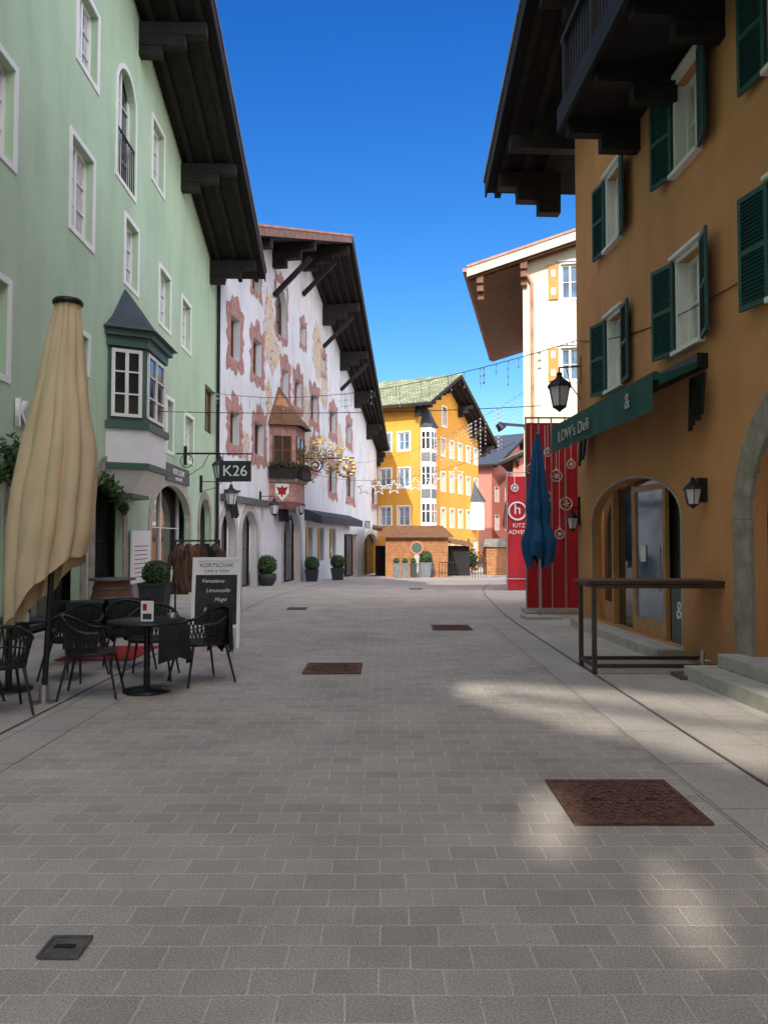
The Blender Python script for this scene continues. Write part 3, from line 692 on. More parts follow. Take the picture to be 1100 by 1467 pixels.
b.obj('roof',ch)

# ================================================================= ORANGE HOUSE
O=FR(4.43-.046*14.6,14.6,.046,-1)
oh=empty('orange_townhouse'); b=MB()
def ou(Y): return (14.6-Y)*1.001
ow=[]
for Yc,wd in ((12.45,.62),(9.72,.66),(7.4,.66),(4.5,.66)):
    ow.append((ou(Yc)-wd/2,ou(Yc)+wd/2,4.12,5.32,0)); ow.append((ou(Yc)-wd/2,ou(Yc)+wd/2,6.55,7.75,0))
door=(ou(13.75),ou(10.08),.14,2.55,.65)
big=(ou(8.28),ou(5.9),.3,3.0,1.19)
oz=9.25; osl=.40
facade(b,O,0,22,-.1,15,ow+[door,big],'orange_plaster',.16,[(-1.9,oz+.05,osl),(10.5,oz+.05+osl*12.4,-osl)])
b.face([O.P(0,-.1,0),O.P(0,-.1,-12),O.P(0,10.0,-12),O.P(0,10.0,0)],'orange_plaster')
b.face([O.P(22,-.1,0),O.P(22,-.1,-12),O.P(22,9.6,-12),O.P(22,9.6,0)],'orange_plaster')
b.obj('walls',oh)
b=MB()
def shutter(b,f,a,c,z0,z1,hinge,m):
    th=.035; ang=math.radians(6+12*R())
    hu=a if hinge=='a' else c; sgn=1 if hinge=='a' else -1
    p0=f.P(hu,0,.03); d=Vector((f.t[0]*sgn,f.t[1]*sgn,0))*math.cos(ang)+Vector((f.n[0],f.n[1],0))*math.sin(ang)
    w_=abs(c-a); nrm=Vector((-d.y,d.x,0)); 
    if nrm.dot(Vector((f.n[0],f.n[1],0)))<0: nrm=-nrm
    def bx(x0,x1,za,zb,o0,o1):
        q=lambda x,z,o:(p0.x+d.x*x+nrm.x*o,p0.y+d.y*x+nrm.y*o,z)
        b.hexa([q(x0,za,o0),q(x1,za,o0),q(x1,za,o1),q(x0,za,o1),q(x0,zb,o0),q(x1,zb,o0),q(x1,zb,o1),q(x0,zb,o1)],m)
    bx(0,.05,z0,z1,0,th); bx(w_-.05,w_,z0,z1,0,th); zm=(z0+z1)/2
    for z in (z0,zm-.03,z1-.06): bx(.05,w_-.05,z,z+.06,0,th)
    z=z0+.075
    while z<z1-.08:
        if abs(z-zm)>.05:
            q=lambda x,zz,o:(p0.x+d.x*x+nrm.x*o,p0.y+d.y*x+nrm.y*o,zz)
            b.hexa([q(.05,z,.03),q(w_-.05,z,.03),q(w_-.05,z+.006,.034),q(.05,z+.006,.034),q(.05,z+.03,.002),q(w_-.05,z+.03,.002),q(w_-.05,z+.036,.006),q(.05,z+.036,.006)],m)
        z+=.045
    bx(.05,w_-.05,z0+.06,z1-.06,-.0,.003)
for h in ow:
    window(b,O,h,.16,gm='glass_dark',nz=2,sur='white_trim',sw=.05,fw=.06,sill='white_trim',curt=True)
    b.fbox(O,h[0]-.12,h[1]+.12,h[3]+.055,h[3]+.10,0,.09,'white_trim')
    b.fbox(O,h[0],h[0]+.006,h[2],h[3],-.13,.0,'white_trim'); b.fbox(O,h[1]-.006,h[1],h[2],h[3],-.13,.0,'white_trim')
    shutter(b,O,h[0]-.52,h[0]-.07,h[2]-.03,h[3]+.03,'c','shutter_green')
    shutter(b,O,h[1]+.07,h[1]+.52,h[2]-.03,h[3]+.03,'a','shutter_green')
b.obj('windows_and_shutters',oh)
b=MB(); d0,d1,dz0,dz1,_=door; dp=-.16
archband(b,O,door,.035,-.02,.012,'stone_light',True)
b.fbox(O,d0,d1,dz0,dz1,-1.5,-1.45,'interior'); 
ua=O.hit(868,800)[0]; ub=O.hit(898,800)[0]; uc=O.hit(944,800)[0]; ud=O.hit(950,800)[0]
for u in (ua,ub-.04,d1-.09): b.fbox(O,u-.045,u+.045,dz0,dz1-.1,dp-.05,dp+.05,'wood_honey')
b.fbox(O,d0,d1,dz1-.02,dz1+.02,dp-.05,dp,'wood_honey')
b.fbox(O,d0,ua-.045,dz0,.5,dp-.03,dp+.02,'wood_honey')
b.fbox(O,d0,d1,dz0,dz1,dp-.07,dp-.055,'glass_shop')
def leaf(b,u0,u1,z0,z1,o,m,fw=.09):
    b.fbox(O,u0,u0+fw,z0,z1,o,o+.06,m); b.fbox(O,u1-fw,u1,z0,z1,o,o+.06,m); b.fbox(O,u0+fw,u1-fw,z0,z0+.25,o,o+.06,m); b.fbox(O,u0+fw,u1-fw,z1-fw,z1,o,o+.06,m)
    b.fbox(O,u0+fw,u1-fw,z0+.25,z1-fw,o+.02,o+.035,'glass_blue')
leaf(b,ub+.03,uc,dz0,2.42,dp+.01,'wood_honey')
b.cyl(O.P(uc-.05,.85,dp+.13),O.P(uc-.05,1.5,dp+.13),.015,.015,'steel',8)
b.fbox(O,ub+.3,ub+.5,1.25,1.5,dp+.055,dp+.06,'paper_white')
b.fbox(O,uc+.08,d1-.14,dz0,.95,dp-.03,dp+.03,'sign_grey')
b.fbox(O,d0-.15,d1+.1,-.02,.135,-.2,.38,'stone_light')
b.obj('shopfront',oh)
text('&',O,(uc+d1)/2,.6,dp+.035,.35,'paper_white',oh)
b=MB()
archband(b,O,(big[0],big[1],.3,3.0,1.19),.36,-.02,.05,'stone')
b.fbox(O,big[0],big[1],.2,3.0,-.9,-.8,'interior_warm'); b.fbox(O,big[0]-.4,big[1]+.4,-.02,.16,-.1,.62,'stone_light'); b.fbox(O,big[0]-.25,big[1]+.3,.162,.31,-.8,.3,'stone_light')
b.obj('stone_portal',oh,.01)
b=MB()
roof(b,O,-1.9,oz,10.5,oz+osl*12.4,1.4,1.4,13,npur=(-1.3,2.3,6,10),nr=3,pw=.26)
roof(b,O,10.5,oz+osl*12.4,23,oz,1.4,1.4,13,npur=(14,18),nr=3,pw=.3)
b.beam(O.P(-.2,9.45,-.1),O.P(-.2,9.45,1.25),.24,.26,'wood_dark')
b.obj('roof',oh)
b=MB()
bu0,bu1=3.1,14
b.fbox(O,bu0,bu1,8.0,8.12,.0,1.15,'wood_dark')
for u in [bu0+.12+i*1.3 for i in range(9)]:
    b.beam(O.P(u,7.88,0),O.P(u,7.88,1.1),.18,.22,'wood_dark'); b.beam(O.P(u,7.64,0),O.P(u,7.64,.6),.17,.22,'wood_dark')
    b.beam(O.P(u,8.12,1.1),O.P(u,9.35,1.1),.12,.12,'wood_dark')
b.beam(O.P(bu0,8.06,1.2),O.P(bu1,8.06,1.2),.06,.34,'wood_dark')
b.beam(O.P(bu0,9.3,1.1),O.P(bu1,9.3,1.1),.14,.1,'wood_dark'); b.beam(O.P(bu0,8.4,1.1),O.P(bu1,8.4,1.1),.06,.08,'wood_dark')
b.beam(O.P(bu0+.05,9.3,0),O.P(bu0+.05,9.3,1.1),.1,.1,'wood_dark')
u=bu0
while u<bu1: b.fbox(O,u,u+.07,8.12,9.3,1.08,1.105,'wood_dark'); u+=.13
o=.08
while o<1.1: b.fbox(O,bu0,bu0+.03,8.12,9.3,o,o+.08,'wood_dark'); o+=.13
b.obj('balcony',oh)
aw=empty('shop_awning'); b=MB()
a0,a1=ou(13.9),ou(9.25)
P=O.P
b.fbox(O,a0,a1,3.72,3.90,0,.14,'black_metal')
b.hexa([P(a0,3.72,.12),P(a1,3.72,.12),P(a1,3.50,.62),P(a0,3.50,.62),P(a0,3.80,.12),P(a1,3.80,.12),P(a1,3.62,.62),P(a0,3.62,.62)],'green_awning')
n=60; rws=[[],[]]
for i in range(n+1):
    u=a0+(a1-a0)*i/n; rws[0].append(P(u,3.63,.70)); rws[1].append(P(u,3.17+.01*math.sin(i*1.3),.715+.012*math.sin(i*.8)))
b.grid(rws,'green_awning')
b.fbox(O,a0,a1,3.56,3.66,.62,.69,'green_awning')
for u in (a0+.15,a1-.12):
    b.beam(P(u,3.75,.05),P(u,3.5,.68),.05,.05,'black_metal')
for uc_ in (a0-.12,a1-.2):
    for k in range(4): b.beam(P(uc_+.11*k,3.62,.12),P(uc_+.11*k+.03,2.95+.05*k,.16+.02*(k%2)),.035,.07,'black_metal')
b.obj('awning',aw)
text("LOW's Deli",O,a0+1.45,3.38,.745,.27,'stone_light',aw,sx=1.3); text("&",O,a1-.75,3.42,.745,.3,'stone_light',aw)
u,z=O.hit(1011,708); lantern('wall_lantern',O.P(u,z,.17),.26,None)
b=MB(); b.fbox(O,u-.04,u+.04,z-.1,z+.2,0,.12,'black_metal'); b.obj('lantern_bracket',oh)
u,z=O.hit(832,747); lantern('wall_lantern',O.P(.12,z,.15),.28,O.P(.12,z+.1,0))
lantern('street_lantern',(3.38,14.45,4.40),.52,(3.80,14.35,4.35))

# ================================================================= RED MARKET BOOTHS
def bauble(f,u,z,r,o,ww=.012,zt=4.05):
    X=Vector((f.t[0],f.t[1],0)); Zv=Vector((0,0,1)); c=f.P(u,z,o)
    b.ring(c,r,ww,'paper_white',(X,Zv),18); b.fbox(f,u-ww*.5,u+ww*.5,z+r,zt,o-.002,o+.002,'paper_white')
    for k in range(3):
        a=math.pi*k/3+.2; b.cyl(c-(X*math.cos(a)+Zv*math.sin(a))*r*.6,c+(X*math.cos(a)+Zv*math.sin(a))*r*.6,ww*.9,ww*.9,'paper_white',4)
    b.fbox(f,u-.025,u+.025,z+r,z+r+.04,o-.003,o+.004,'paper_white')
pv=empty('red_market_booth'); b=MB()
PF=FR(3.04,16.2,1,0)
def rippled(f,u0,u1,z0,z1,o,m,amp=.02,fr=7):
    n=30; k=12
    rows_=[[f.P(u0+(u1-u0)*i/n,z0+(z1-z0)*j/k,o+amp*math.sin(fr*(u0+(u1-u0)*i/n)*3+.6*math.sin(j*.9))) for i in range(n+1)] for j in range(k+1)]
    b.grid(rows_,m)
rippled(PF,0,1.3,.12,4.1,0,'red_fabric',.01)
d_=Vector((.19,1,0)).normalized()
z0,z1=.12,4.1
a=PF.P(0,z0,0); b.face([a,a+d_*3,a+d_*3+Vector((0,0,z1-z0)),a+Vector((0,0,z1-z0))],'red_fabric')
b.face([a+Vector((0,0,z1-z0)),a+Vector((1.3,0,z1-z0)),a+Vector((1.6,3,z1-z0)),a+d_*3+Vector((0,0,z1-z0))],'steel')
for u in (0,.28,.55,.84,1.12): b.cyl(PF.P(u,0,.06),PF.P(u,4.22,.06),.018,.018,'steel',8)
for z in (.1,4.2): b.cyl(PF.P(0,z,.06),PF.P(1.15,z,.06),.02,.02,'steel',8)
for u,z,r in ((.12,3.1,.10),(.42,2.5,.13),(.66,2.95,.12),(.86,2.35,.13),(.98,3.2,.09),(.48,3.45,.08),(.72,1.7,.1)): bauble(PF,u,z,r,.03)
b.box(3.0,4.6,16.0,16.6,.02,.11,'stone_light')
b.obj('frame_and_banners',pv)
pv=empty('red_market_booth'); b=MB()
PG=FR(4.22,26,1,0); g26=gz(26)
rippled(PG,0,2.2,g26+.05,3.75,0,'red_fabric',.012,4)
b.face([PG.P(0,g26,0),PG.P(0,g26,0)+d_*6,PG.P(0,3.75,0)+d_*6,PG.P(0,3.75,0)],'red_fabric')
for u in (0,.74,1.5,2.2): b.cyl(PG.P(u,g26,.06),PG.P(u,3.9,.06),.022,.022,'steel',8)
for z in (g26+.4,3.88): b.cyl(PG.P(0,z,.06),PG.P(2.2,z,.06),.02,.02,'steel',8)
for u,z,r in ((.28,3.35,.12),(1.1,3.3,.16),(1.5,2.6,.18)): bauble(PG,u,z,r,.03,.02,3.75)
b.ring(PG.P(.37,2.55,.03),.30,.035,'paper_white',(Vector((1,0,0)),Vector((0,0,1))),24)
b.obj('frame_and_banners',pv)
text('h',PG,.37,2.6,.04,.5,'paper_white',pv); text('KITZ',PG,.42,2.05,.04,.2,'paper_white',pv); text('ADVENT',PG,.45,1.82,.04,.2,'paper_white',pv)

# ================================================================= PARASOLS
def parasol(name,base,topp,prof,m,pleats,hem=None,pole='black_metal',seg=180,cap=None,phase=0,foot=True,amp=.16,twist=.1,sharp=.5):
    e=empty(name); b=MB(); base=Vector(base); topp=Vector(topp)
    ax=topp-base
    def C_(z): return base+ax*((z-base.z)/ax.z)
    b.cyl(base,topp+Vector((0,0,.02)),.028,.028,pole,12)
    rows_=[]
    n=len(prof); N=50
    z0=prof[0][0]; z1=prof[-1][0]
    rnd=random.Random(5); ph=[rnd.uniform(.55,1.2) for _ in range(pleats)]
    cuts=[0]
    for i in range(pleats): cuts.append(cuts[-1]+rnd.uniform(.6,1.4))
    cuts=[c/cuts[-1]*2*math.pi for c in cuts]
    for i in range(N+1):
        k=i/N; row=[]
        for j in range(seg):
            t=2*math.pi*j/seg
            zz_end=z1+(hem(t) if hem else 0)
            z=z0+(zz_end-z0)*k; zq=min(z0,max(z1,z))
            for a in range(n-1):
                if prof[a][0]>=zq>=prof[a+1][0]:
                    kk=(prof[a][0]-zq)/(prof[a][0]-prof[a+1][0]+1e-9); r=prof[a][1]+(prof[a+1][1]-prof[a][1])*kk; off=prof[a][2]+(prof[a+1][2]-prof[a][2])*kk; break
            tw=(t+phase+twist*k*math.sin(2*t+1)+twist*.5*k)%(2*math.pi)
            pi_=0
            while cuts[pi_+1]<tw and pi_<pleats-1: pi_+=1
            fr=(tw-cuts[pi_])/(cuts[pi_+1]-cuts[pi_])
            sh=max(0,math.sin(math.pi*fr))**sharp
            rr=r*(1-amp*1.4+amp*2.0*sh*ph[pi_]*(0.45+.55*k))+.005*math.sin(9*t+14*k)+.004*math.sin(23*k+3*t)
            c=C_(z); row.append((c.x+off+rr*math.cos(t),c.y+rr*math.sin(t)*.9,z))
        rows_.append(row)
    b.grid(rows_,m,True)
    if cap: b.lathe((topp.x,topp.y,topp.z),[(-.02,.001),(-.015,cap),(.015,cap*1.05),(.04,cap*.9),(.05,.001)],'black_metal',20)
    if foot: b.cyl(base,base+Vector((0,0,.18)),.045,.045,'steel',12); b.cyl(base,base+Vector((0,0,.02)),.11,.11,'steel',16)
    o=b.obj('parasol',e); return e
parasol('beige_parasol',(-3.31,7.4,0),(-3.13,7.4,3.93),[(3.93,.13,0),(3.46,.20,0),(3.05,.26,0),(2.5,.35,.01),(2.1,.38,-.01),(1.68,.375,-.03),(1.2,.32,-.08),(.85,.25,-.12)],'beige_fabric',9,hem=lambda t:.25+.36*math.cos(t)+.03*math.sin(7*t),cap=.14,amp=.18,phase=.5)
parasol('blue_parasol',(3.14,15.2,0),(3.10,15.2,3.72),[(3.72,.05,0),(3.35,.13,0),(2.7,.19,0),(2.2,.24,0),(1.95,.20,0),(1.8,.24,.01),(1.55,.31,.01),(1.3,.28,.0),(1.0,.2,0)],'blue_fabric',7,hem=lambda t:.12+.13*math.sin(3*t+1)+.05*math.sin(8*t),pole='steel',amp=.3,twist=.4,sharp=.6)
b=MB(); b.box(2.78,3.5,14.9,15.5,.006,.06,'stone_light'); b.obj('parasol_base')

# ================================================================= TABLES & CHAIRS
def chair(x,y,ang,m='black_plastic',blanket=False):
    e=empty('wicker_armchair'); b=MB()
    ca,sa=math.cos(ang),math.sin(ang)
    T=lambda px,py,pz:(x+px*ca-py*sa,y+px*sa+py*ca,pz)
    n=20; ring=[(.25*math.copysign(abs(math.cos(2*math.pi*i/n))**.7,math.cos(2*math.pi*i/n)),.24*math.copysign(abs(math.sin(2*math.pi*i/n))**.7,math.sin(2*math.pi*i/n))) for i in range(n)]
    b.grid([[T(p,q,.425) for p,q in ring],[T(p,q,.455) for p,q in ring]],m,True); b.face([T(p,q,.455) for p,q in ring],m); b.face([T(p,q,.425) for p,q in ring],m)
    for sx in (-1,1):
        for sy in (-1,1): b.cyl(T(sx*.20,sy*.19,.43),T(sx*.27,sy*.28,0),.016,.012,m,8)
    A=[math.radians(-20+220*i/22) for i in range(23)]
    def pt(a,k):
        back=max(0,math.sin(a)); top=.66+.16*back**1.5; z=.45+(top-.45)*k; r=.25+.05*k
        return (r*math.cos(a),r*math.sin(a)*.98+.0,z)
    b.tube([T(*pt(a,1)) for a in A],.018,m,7)
    b.tube([T(*pt(a,0)) for a in A],.014,m,6)
    for i in range(22):
        b.tube([T(*pt(A[i],0)),T(*pt((A[i]+A[min(22,i+1)])/2,.5)),T(*pt(A[i+1],1))],.009,m,4)
        b.tube([T(*pt(A[i+1],0)),T(*pt((A[i]+A[i+1])/2,.5)),T(*pt(A[i],1))],.009,m,4)
    b.tube([T(*pt(a,.5)) for a in A],.008,m,4)
    if blanket:
        rows_=[]
        for i in range(15):
            a=math.radians(35+110*i/14); row=[]
            for k,(dr,z) in enumerate(((-.03,.5),(-.02,.70),(.0,.845),(.035,.83),(.045,.6),(.05,.33+.05*math.sin(i*1.7)))):
                r=.295+dr+.008*math.sin(i*2.1+k); row.append(T(r*math.cos(a),r*math.sin(a),z))
            rows_.append(row)
        b.grid(rows_,'black_cloth')
    b.obj('chair',e); return e
def table(x,y,r=.38,cloth=None):
    e=empty('bistro_table'); b=MB()
    b.lathe((x,y,0),[(.72,.001),(.72,r),(.73,r+.006),(.745,r),(.745,.001)],'black_plastic',36)
    b.cyl((x,y,.03),(x,y,.72),.035,.03,'black_metal',12); b.lathe((x,y,0),[(0.008,.24),(.025,.24),(.045,.06),(.05,.03)],'black_metal',28)
    if cloth is not None:
        rows_=[]; a0,a1=cloth; n=36
        for i in range(n+1):
            a=a0+(a1-a0)*i/n; row=[]
            for k in range(7):
                if k==0: rr,z=r*.25,.752
                elif k==1: rr,z=r*.97,.752
                else:
                    q=(k-1)/5; rr=r+.015+.035*q*math.sin(a*9+1)+.02*q; z=.745-(.42+.06*math.sin(a*3))*q
                row.append((x+rr*math.cos(a),y+rr*math.sin(a),z))
            rows_.append(row)
        b.grid(rows_,'black_cloth')
    b.obj('table',e); return e
table(-2.48,7.95,.4,(-1.0,1.6)); table(-3.95,8.0,.4)
table(-4.0,10.3,.38)
chair(-2.98,7.75,math.pi/2+.2); chair(-2.68,8.75,.1); chair(-2.04,8.5,-.9,blanket=True)
chair(-3.55,8.7,-.2,blanket=True); chair(-4.0,7.2,math.pi); chair(-3.55,6.95,math.pi*1.2); chair(-3.15,9.4,.5,blanket=True)
chair(-3.9,9.7,2.8); 
e=empty('menu_stand'); b=MB()
f0=FR(-2.50,7.8,1,0); b.fbox(f0,0,.13,.75,.96,0,.006,'paper_white'); b.fbox(f0,.02,.11,.77,.83,.006,.008,'pot_dark'); b.fbox(f0,.02,.06,.86,.93,.006,.008,'red_mat'); b.obj('cards',e)
b=MB(); b.lathe((-2.25,8.05,.75),[(0,.05),(.05,.055),(.06,.05),(.05,.045),(.02,.04)],'steel',16); b.obj('ashtray')
b=MB(); 
for i in range(3): b.lathe((-3.9+.12*i,7.95-.1*i,.75),[(0,.03),(.08,.032),(.1,.02)],'icicle',12)
b.obj('glass_tealights')
b=MB(); b.box(-4.3,-3.3,9.9,11.2,.012,.02,'red_mat'); b.obj('entrance_mat')
def barrel(x,y):
    e=empty('wine_barrel'); b=MB(); h=.92
    pr=[(h*k/10,.27+.07*math.sin(math.pi*k/10)) for k in range(11)]
    b.lathe((x,y,0),pr,'wood_brown',28); b.lathe((x,y,0),[(h-.03,.001),(h-.03,.26),(h,.27)],'wood_brown',28)
    for k in (.06,.2,.7,.86):
        r=.275+.07*math.sin(math.pi*k); b.lathe((x,y,h*k),[(-.02,r),(-.02,r+.004),(.025,r+.006),(.025,r)],'iron_grey',28)
    b.lathe((x,y,h+.0),[(0.001,.001),(.001,.37),(.035,.37),(.035,.001)],'iron_grey',28)
    b.obj('barrel',e)
barrel(-4.45,12.4)
def planter(name,x,y,s,pot='pot_dark',shape='ball',pw=.22,ph=.5,rr=.27,n=1400,z=None,zc=None):
    e=empty(name); b=MB(); z0=gz(y) if z is None else z
    if shape=='round':
        b.lathe((x,y,z0),[(0,pw*.55),(ph*.3,pw*.9),(ph*.7,pw*1.05),(ph,pw),(ph,pw*.85),(ph-.04,pw*.8),(ph-.05,.001)],pot,22)
    else:
        q=pw
        lo=[(x-q*.75,y-q*.75,z0),(x+q*.75,y-q*.75,z0),(x+q*.75,y+q*.75,z0),(x-q*.75,y+q*.75,z0)]; hi=[(x-q,y-q,z0+ph),(x+q,y-q,z0+ph),(x+q,y+q,z0+ph),(x-q,y+q,z0+ph)]
        b.hexa(lo+hi,pot)
        b.box(x-q-.015,x+q+.015,y-q-.015,y+q+.015,z0+ph,z0+ph+.04,pot)
    c=(x,y,z0+ph+rr*.85)
    b.cyl((x,y,z0+ph),(x,y,z0+ph+rr),.03,.02,'wood_brown',6)
    b.lathe((x,y,c[2]),[(-rr*.75,.01),(-rr*.5,rr*.55),(0,rr*.78),(rr*.5,rr*.6),(rr*.78,.01)],'leaf_dark',14)
    b.leaves(c,rr,n,'leaf',.03 if rr<.35 else .05,shell=.72); b.leaves(c,rr*.98,n//2,'leaf_dark',.03 if rr<.35 else .05,shell=.6)
    b.obj('planter',e)
planter('boxwood_planter',-4.2,13.9,1,pw=.24,ph=.75,rr=.25)
for (px,yy,shape,pw,ph,rr) in ((383,31.0,'round',.38,.5,.42),(447,37.5,'sq',.33,.55,.38),(484,40.5,'sq',.36,.6,.42)):
    planter('topiary_planter',(px-550)/FPX*yy,yy,1,shape=shape,pw=pw,ph=ph,rr=rr,n=1100)
for px in (568,580,592,604,616):
    yy=45.5+.05*(px-568); planter('tall_planter',(px-550)/FPX*yy,yy,1,pot='pot_grey' if px!=592 else 'pot_dark',shape='sq',pw=.22,ph=.85,rr=.2,n=300)
planter('tall_planter',2.6,47,1,pot='pot_grey',shape='sq',pw=.35,ph=.9,rr=.42,n=800)
# jacket rack on the pavement in front of the shop window
cr=empty('jacket_rack'); b=MB()
p0=Vector((-4.12,14.95,0)); p1=Vector((-3.3,15.15,0)); dd=(p1-p0).normalized(); nn=Vector((dd.y,-dd.x,0))
for p in (p0,p1): b.cyl(p,p+Vector((0,0,1.58)),.018,.018,'black_metal',8); b.cyl(p-nn*.3+Vector((0,0,.02)),p+nn*.3+Vector((0,0,.02)),.02,.02,'black_metal',8)
b.cyl(p0+Vector((0,0,1.56)),p1+Vector((0,0,1.56)),.018,.018,'black_metal',8)
for i in range(5):
    c=p0+(p1-p0)*((i+.5)/5)+nn*(.07*(i%2)); ang=math.radians(18+20*R()); aX=(dd*math.cos(ang)+nn*math.sin(ang)); aY=Vector((-aX.y,aX.x,0)); w_=.19; zb=.50+.12*R()
    mm=('leather_brown','wood_brown','leather_brown','black_cloth','leather_brown')[i]
    rows_=[]
    for z,sx_,sy_ in ((1.50,.055,.05),(1.46,.06,.055),(1.44,.09,.06),(1.40,w_*.75,.065),(1.34,w_*.98,.08),(1.15,w_*.92,.1),(.92,w_*.8,.085),(.88,w_*.83,.09),(zb+.08,w_*1.0,.11),(zb,w_*1.02,.1)):
        rows_.append([c+aX*(sx_*math.cos(a)*(1+.05*math.sin(5*a+z*7)))+aY*(sy_*math.sin(a)*(1+.25*math.sin(4*a+z*9+i)))+Vector((0,0,z)) for a in [2*math.pi*q/20 for q in range(20)]])
    b.grid(rows_,mm,True)
    b.cyl(c+Vector((0,0,1.48)),c+Vector((0,0,1.58)),.006,.006,'steel',5)
    fr=-aY if aY.y>0 else aY
    b.beam(c+fr*.105+Vector((0,0,1.40)),c+fr*.115+Vector((0,0,zb+.03)),.012,.012,'steel')
    for s in (-1,1):
        b.beam(c+fr*.10+aX*s*.02+Vector((0,0,1.47)),c+fr*.11+aX*s*.075+Vector((0,0,1.22)),.05,.012,'wood_brown' if mm=='leather_brown' else 'leather_brown')
        b.cyl(c+aX*s*w_*.88+Vector((0,0,1.34)),c+aX*s*(w_+.05)+fr*.03+Vector((0,0,1.0)),.058,.056,mm,10); b.cyl(c+aX*s*(w_+.05)+fr*.03+Vector((0,0,1.0)),c+aX*s*(w_+.03)+fr*.06+Vector((0,0,.70)),.054,.043,mm,10)
b.obj('rack',cr)
ab=empty('chalkboard_a_frame'); b=MB()
AF=FR(-2.86,11.35,1,.10)
def slab(b,f,u0,u1,z0,z1,o_at,th,m,dz=0):
    P=f.P; q=lambda u,z,k:P(u,z,o_at(z)+k)
    b.hexa([q(u0,z0,0),q(u1,z0,0),q(u1,z0,th),q(u0,z0,th),q(u0,z1,0),q(u1,z1,0),q(u1,z1,th),q(u0,z1,th)],m)
of=lambda z:.25-.22*z/1.3; ob=lambda z:-.25+.22*z/1.3
for oo in (of,ob):
    slab(b,AF,0,.05,0,1.32,oo,.03,'paper_white'); slab(b,AF,.66,.71,0,1.32,oo,.03,'paper_white'); slab(b,AF,.05,.66,1.27,1.32,oo,.03,'paper_white'); slab(b,AF,.05,.66,.29,.33,oo,.03,'paper_white')
slab(b,AF,.05,.66,.33,1.06,of,.018,'slate_board'); slab(b,AF,.05,.66,1.06,1.27,of,.02,'paper_white'); slab(b,AF,.05,.66,.33,1.27,ob,.018,'slate_board')
b.obj('board',ab)
def btext(s,z,size,m,sh=0,u=.355):
    t=text(s,AF,u,z,of(z)+.023,size,m,ab,slant=sh,ext=.001)
    X=Vector((AF.t[0],AF.t[1],0)); N=Vector((AF.n[0],AF.n[1],0)); Yv=(Vector((0,0,1))-N*(.22/1.3)).normalized(); Zv=X.cross(Yv)
    mt=Matrix((X,Yv,Zv)).transposed().to_4x4(); mt.translation=AF.P(u,z,of(z)+.023); t.matrix_world=mt
btext('KORTSCHAK',1.20,.085,'sign_dark'); btext('CAFE & WEIN',1.115,.06,'sign_dark')
for s,z,u in (('Veneziano',.97,.30),('Limoncello',.83,.38),('Hugo',.70,.42),('Fizzy Bellini',.55,.36)): btext(s,z,.08,'paper_white',.35,u)
ks=empty('hanging_pub_sign'); b=MB(); KF=FR(-4.55,20.8,1,0)
b.fbox(KF,0,.88,3.18,3.75,-.04,.04,'sign_dark')
b.cyl(KF.P(-1.2,3.95,0),KF.P(.9,3.95,0),.02,.02,'black_metal',8)
for u in (.1,.78): b.cyl(KF.P(u,3.75,0),KF.P(u,3.95,0),.01,.01,'black_metal',6)
b.ring(KF.P(-.9,3.75,0),.18,.012,'black_metal',(Vector((1,0,0)),Vector((0,0,1))),16)
b.obj('panel',ks); text('K26',KF,.44,3.46,.045,.42,'paper_white',ks)
lantern('wall_lantern',(-4.75,21.8,3.6),.5,(-5.75,21.8,3.5))
for px,py,yy in ((331,712,24.0),(393,728,31),(431,728,37)):
    lantern('wall_lantern',((px-550)/FPX*yy,yy,CAMZ+(772-py)/FPX*yy),.5,(lw(yy)+.35,yy,CAMZ+(772-py)/FPX*yy+.3))
ht=empty('bar_table'); b=MB()
hx0,hx1,hy0,hy1=2.48,4.14,8.95,9.55
b.box(hx0-.08,hx1+.05,hy0-.03,hy0+.16,1.065,1.10,'brown_metal'); b.box(hx0-.08,hx1+.05,hy0+.17,hy0+.36,1.065,1.10,'wood_brown'); b.box(hx0-.08,hx1+.05,hy0+.37,hy1+.03,1.065,1.10,'wood_brown')
for x in (hx0,hx1):
    for y in (hy0,hy1): b.box(x-.025,x+.025,y-.025,y+.025,0.005,1.06,'brown_metal')
for z in (.10,1.035):
    b.box(hx0+.026,hx1-.026,hy0-.02,hy0+.02,z-.022,z+.022,'brown_metal'); b.box(hx0+.026,hx1-.026,hy1-.02,hy1+.02,z-.022,z+.022,'brown_metal')
    for x in (hx0,hx1): b.box(x-.02,x+.02,hy0+.026,hy1-.026,z-.02,z+.02,'brown_metal')
b.obj('frame',ht,.003)
pb=empty('parasol_stand'); b=MB(); b.box(3.35,3.98,8.55,8.9,.006,.05,'iron_grey'); b.cyl((3.66,8.73,.05),(3.66,8.73,.32),.03,.03,'steel',12); b.cyl((3.66,8.73,.05),(3.66,8.73,.08),.09,.09,'steel',14); b.cyl((3.66,8.73,.2),(3.74,8.7,.2),.012,.012,'steel',8); b.obj('stand',pb,.006)
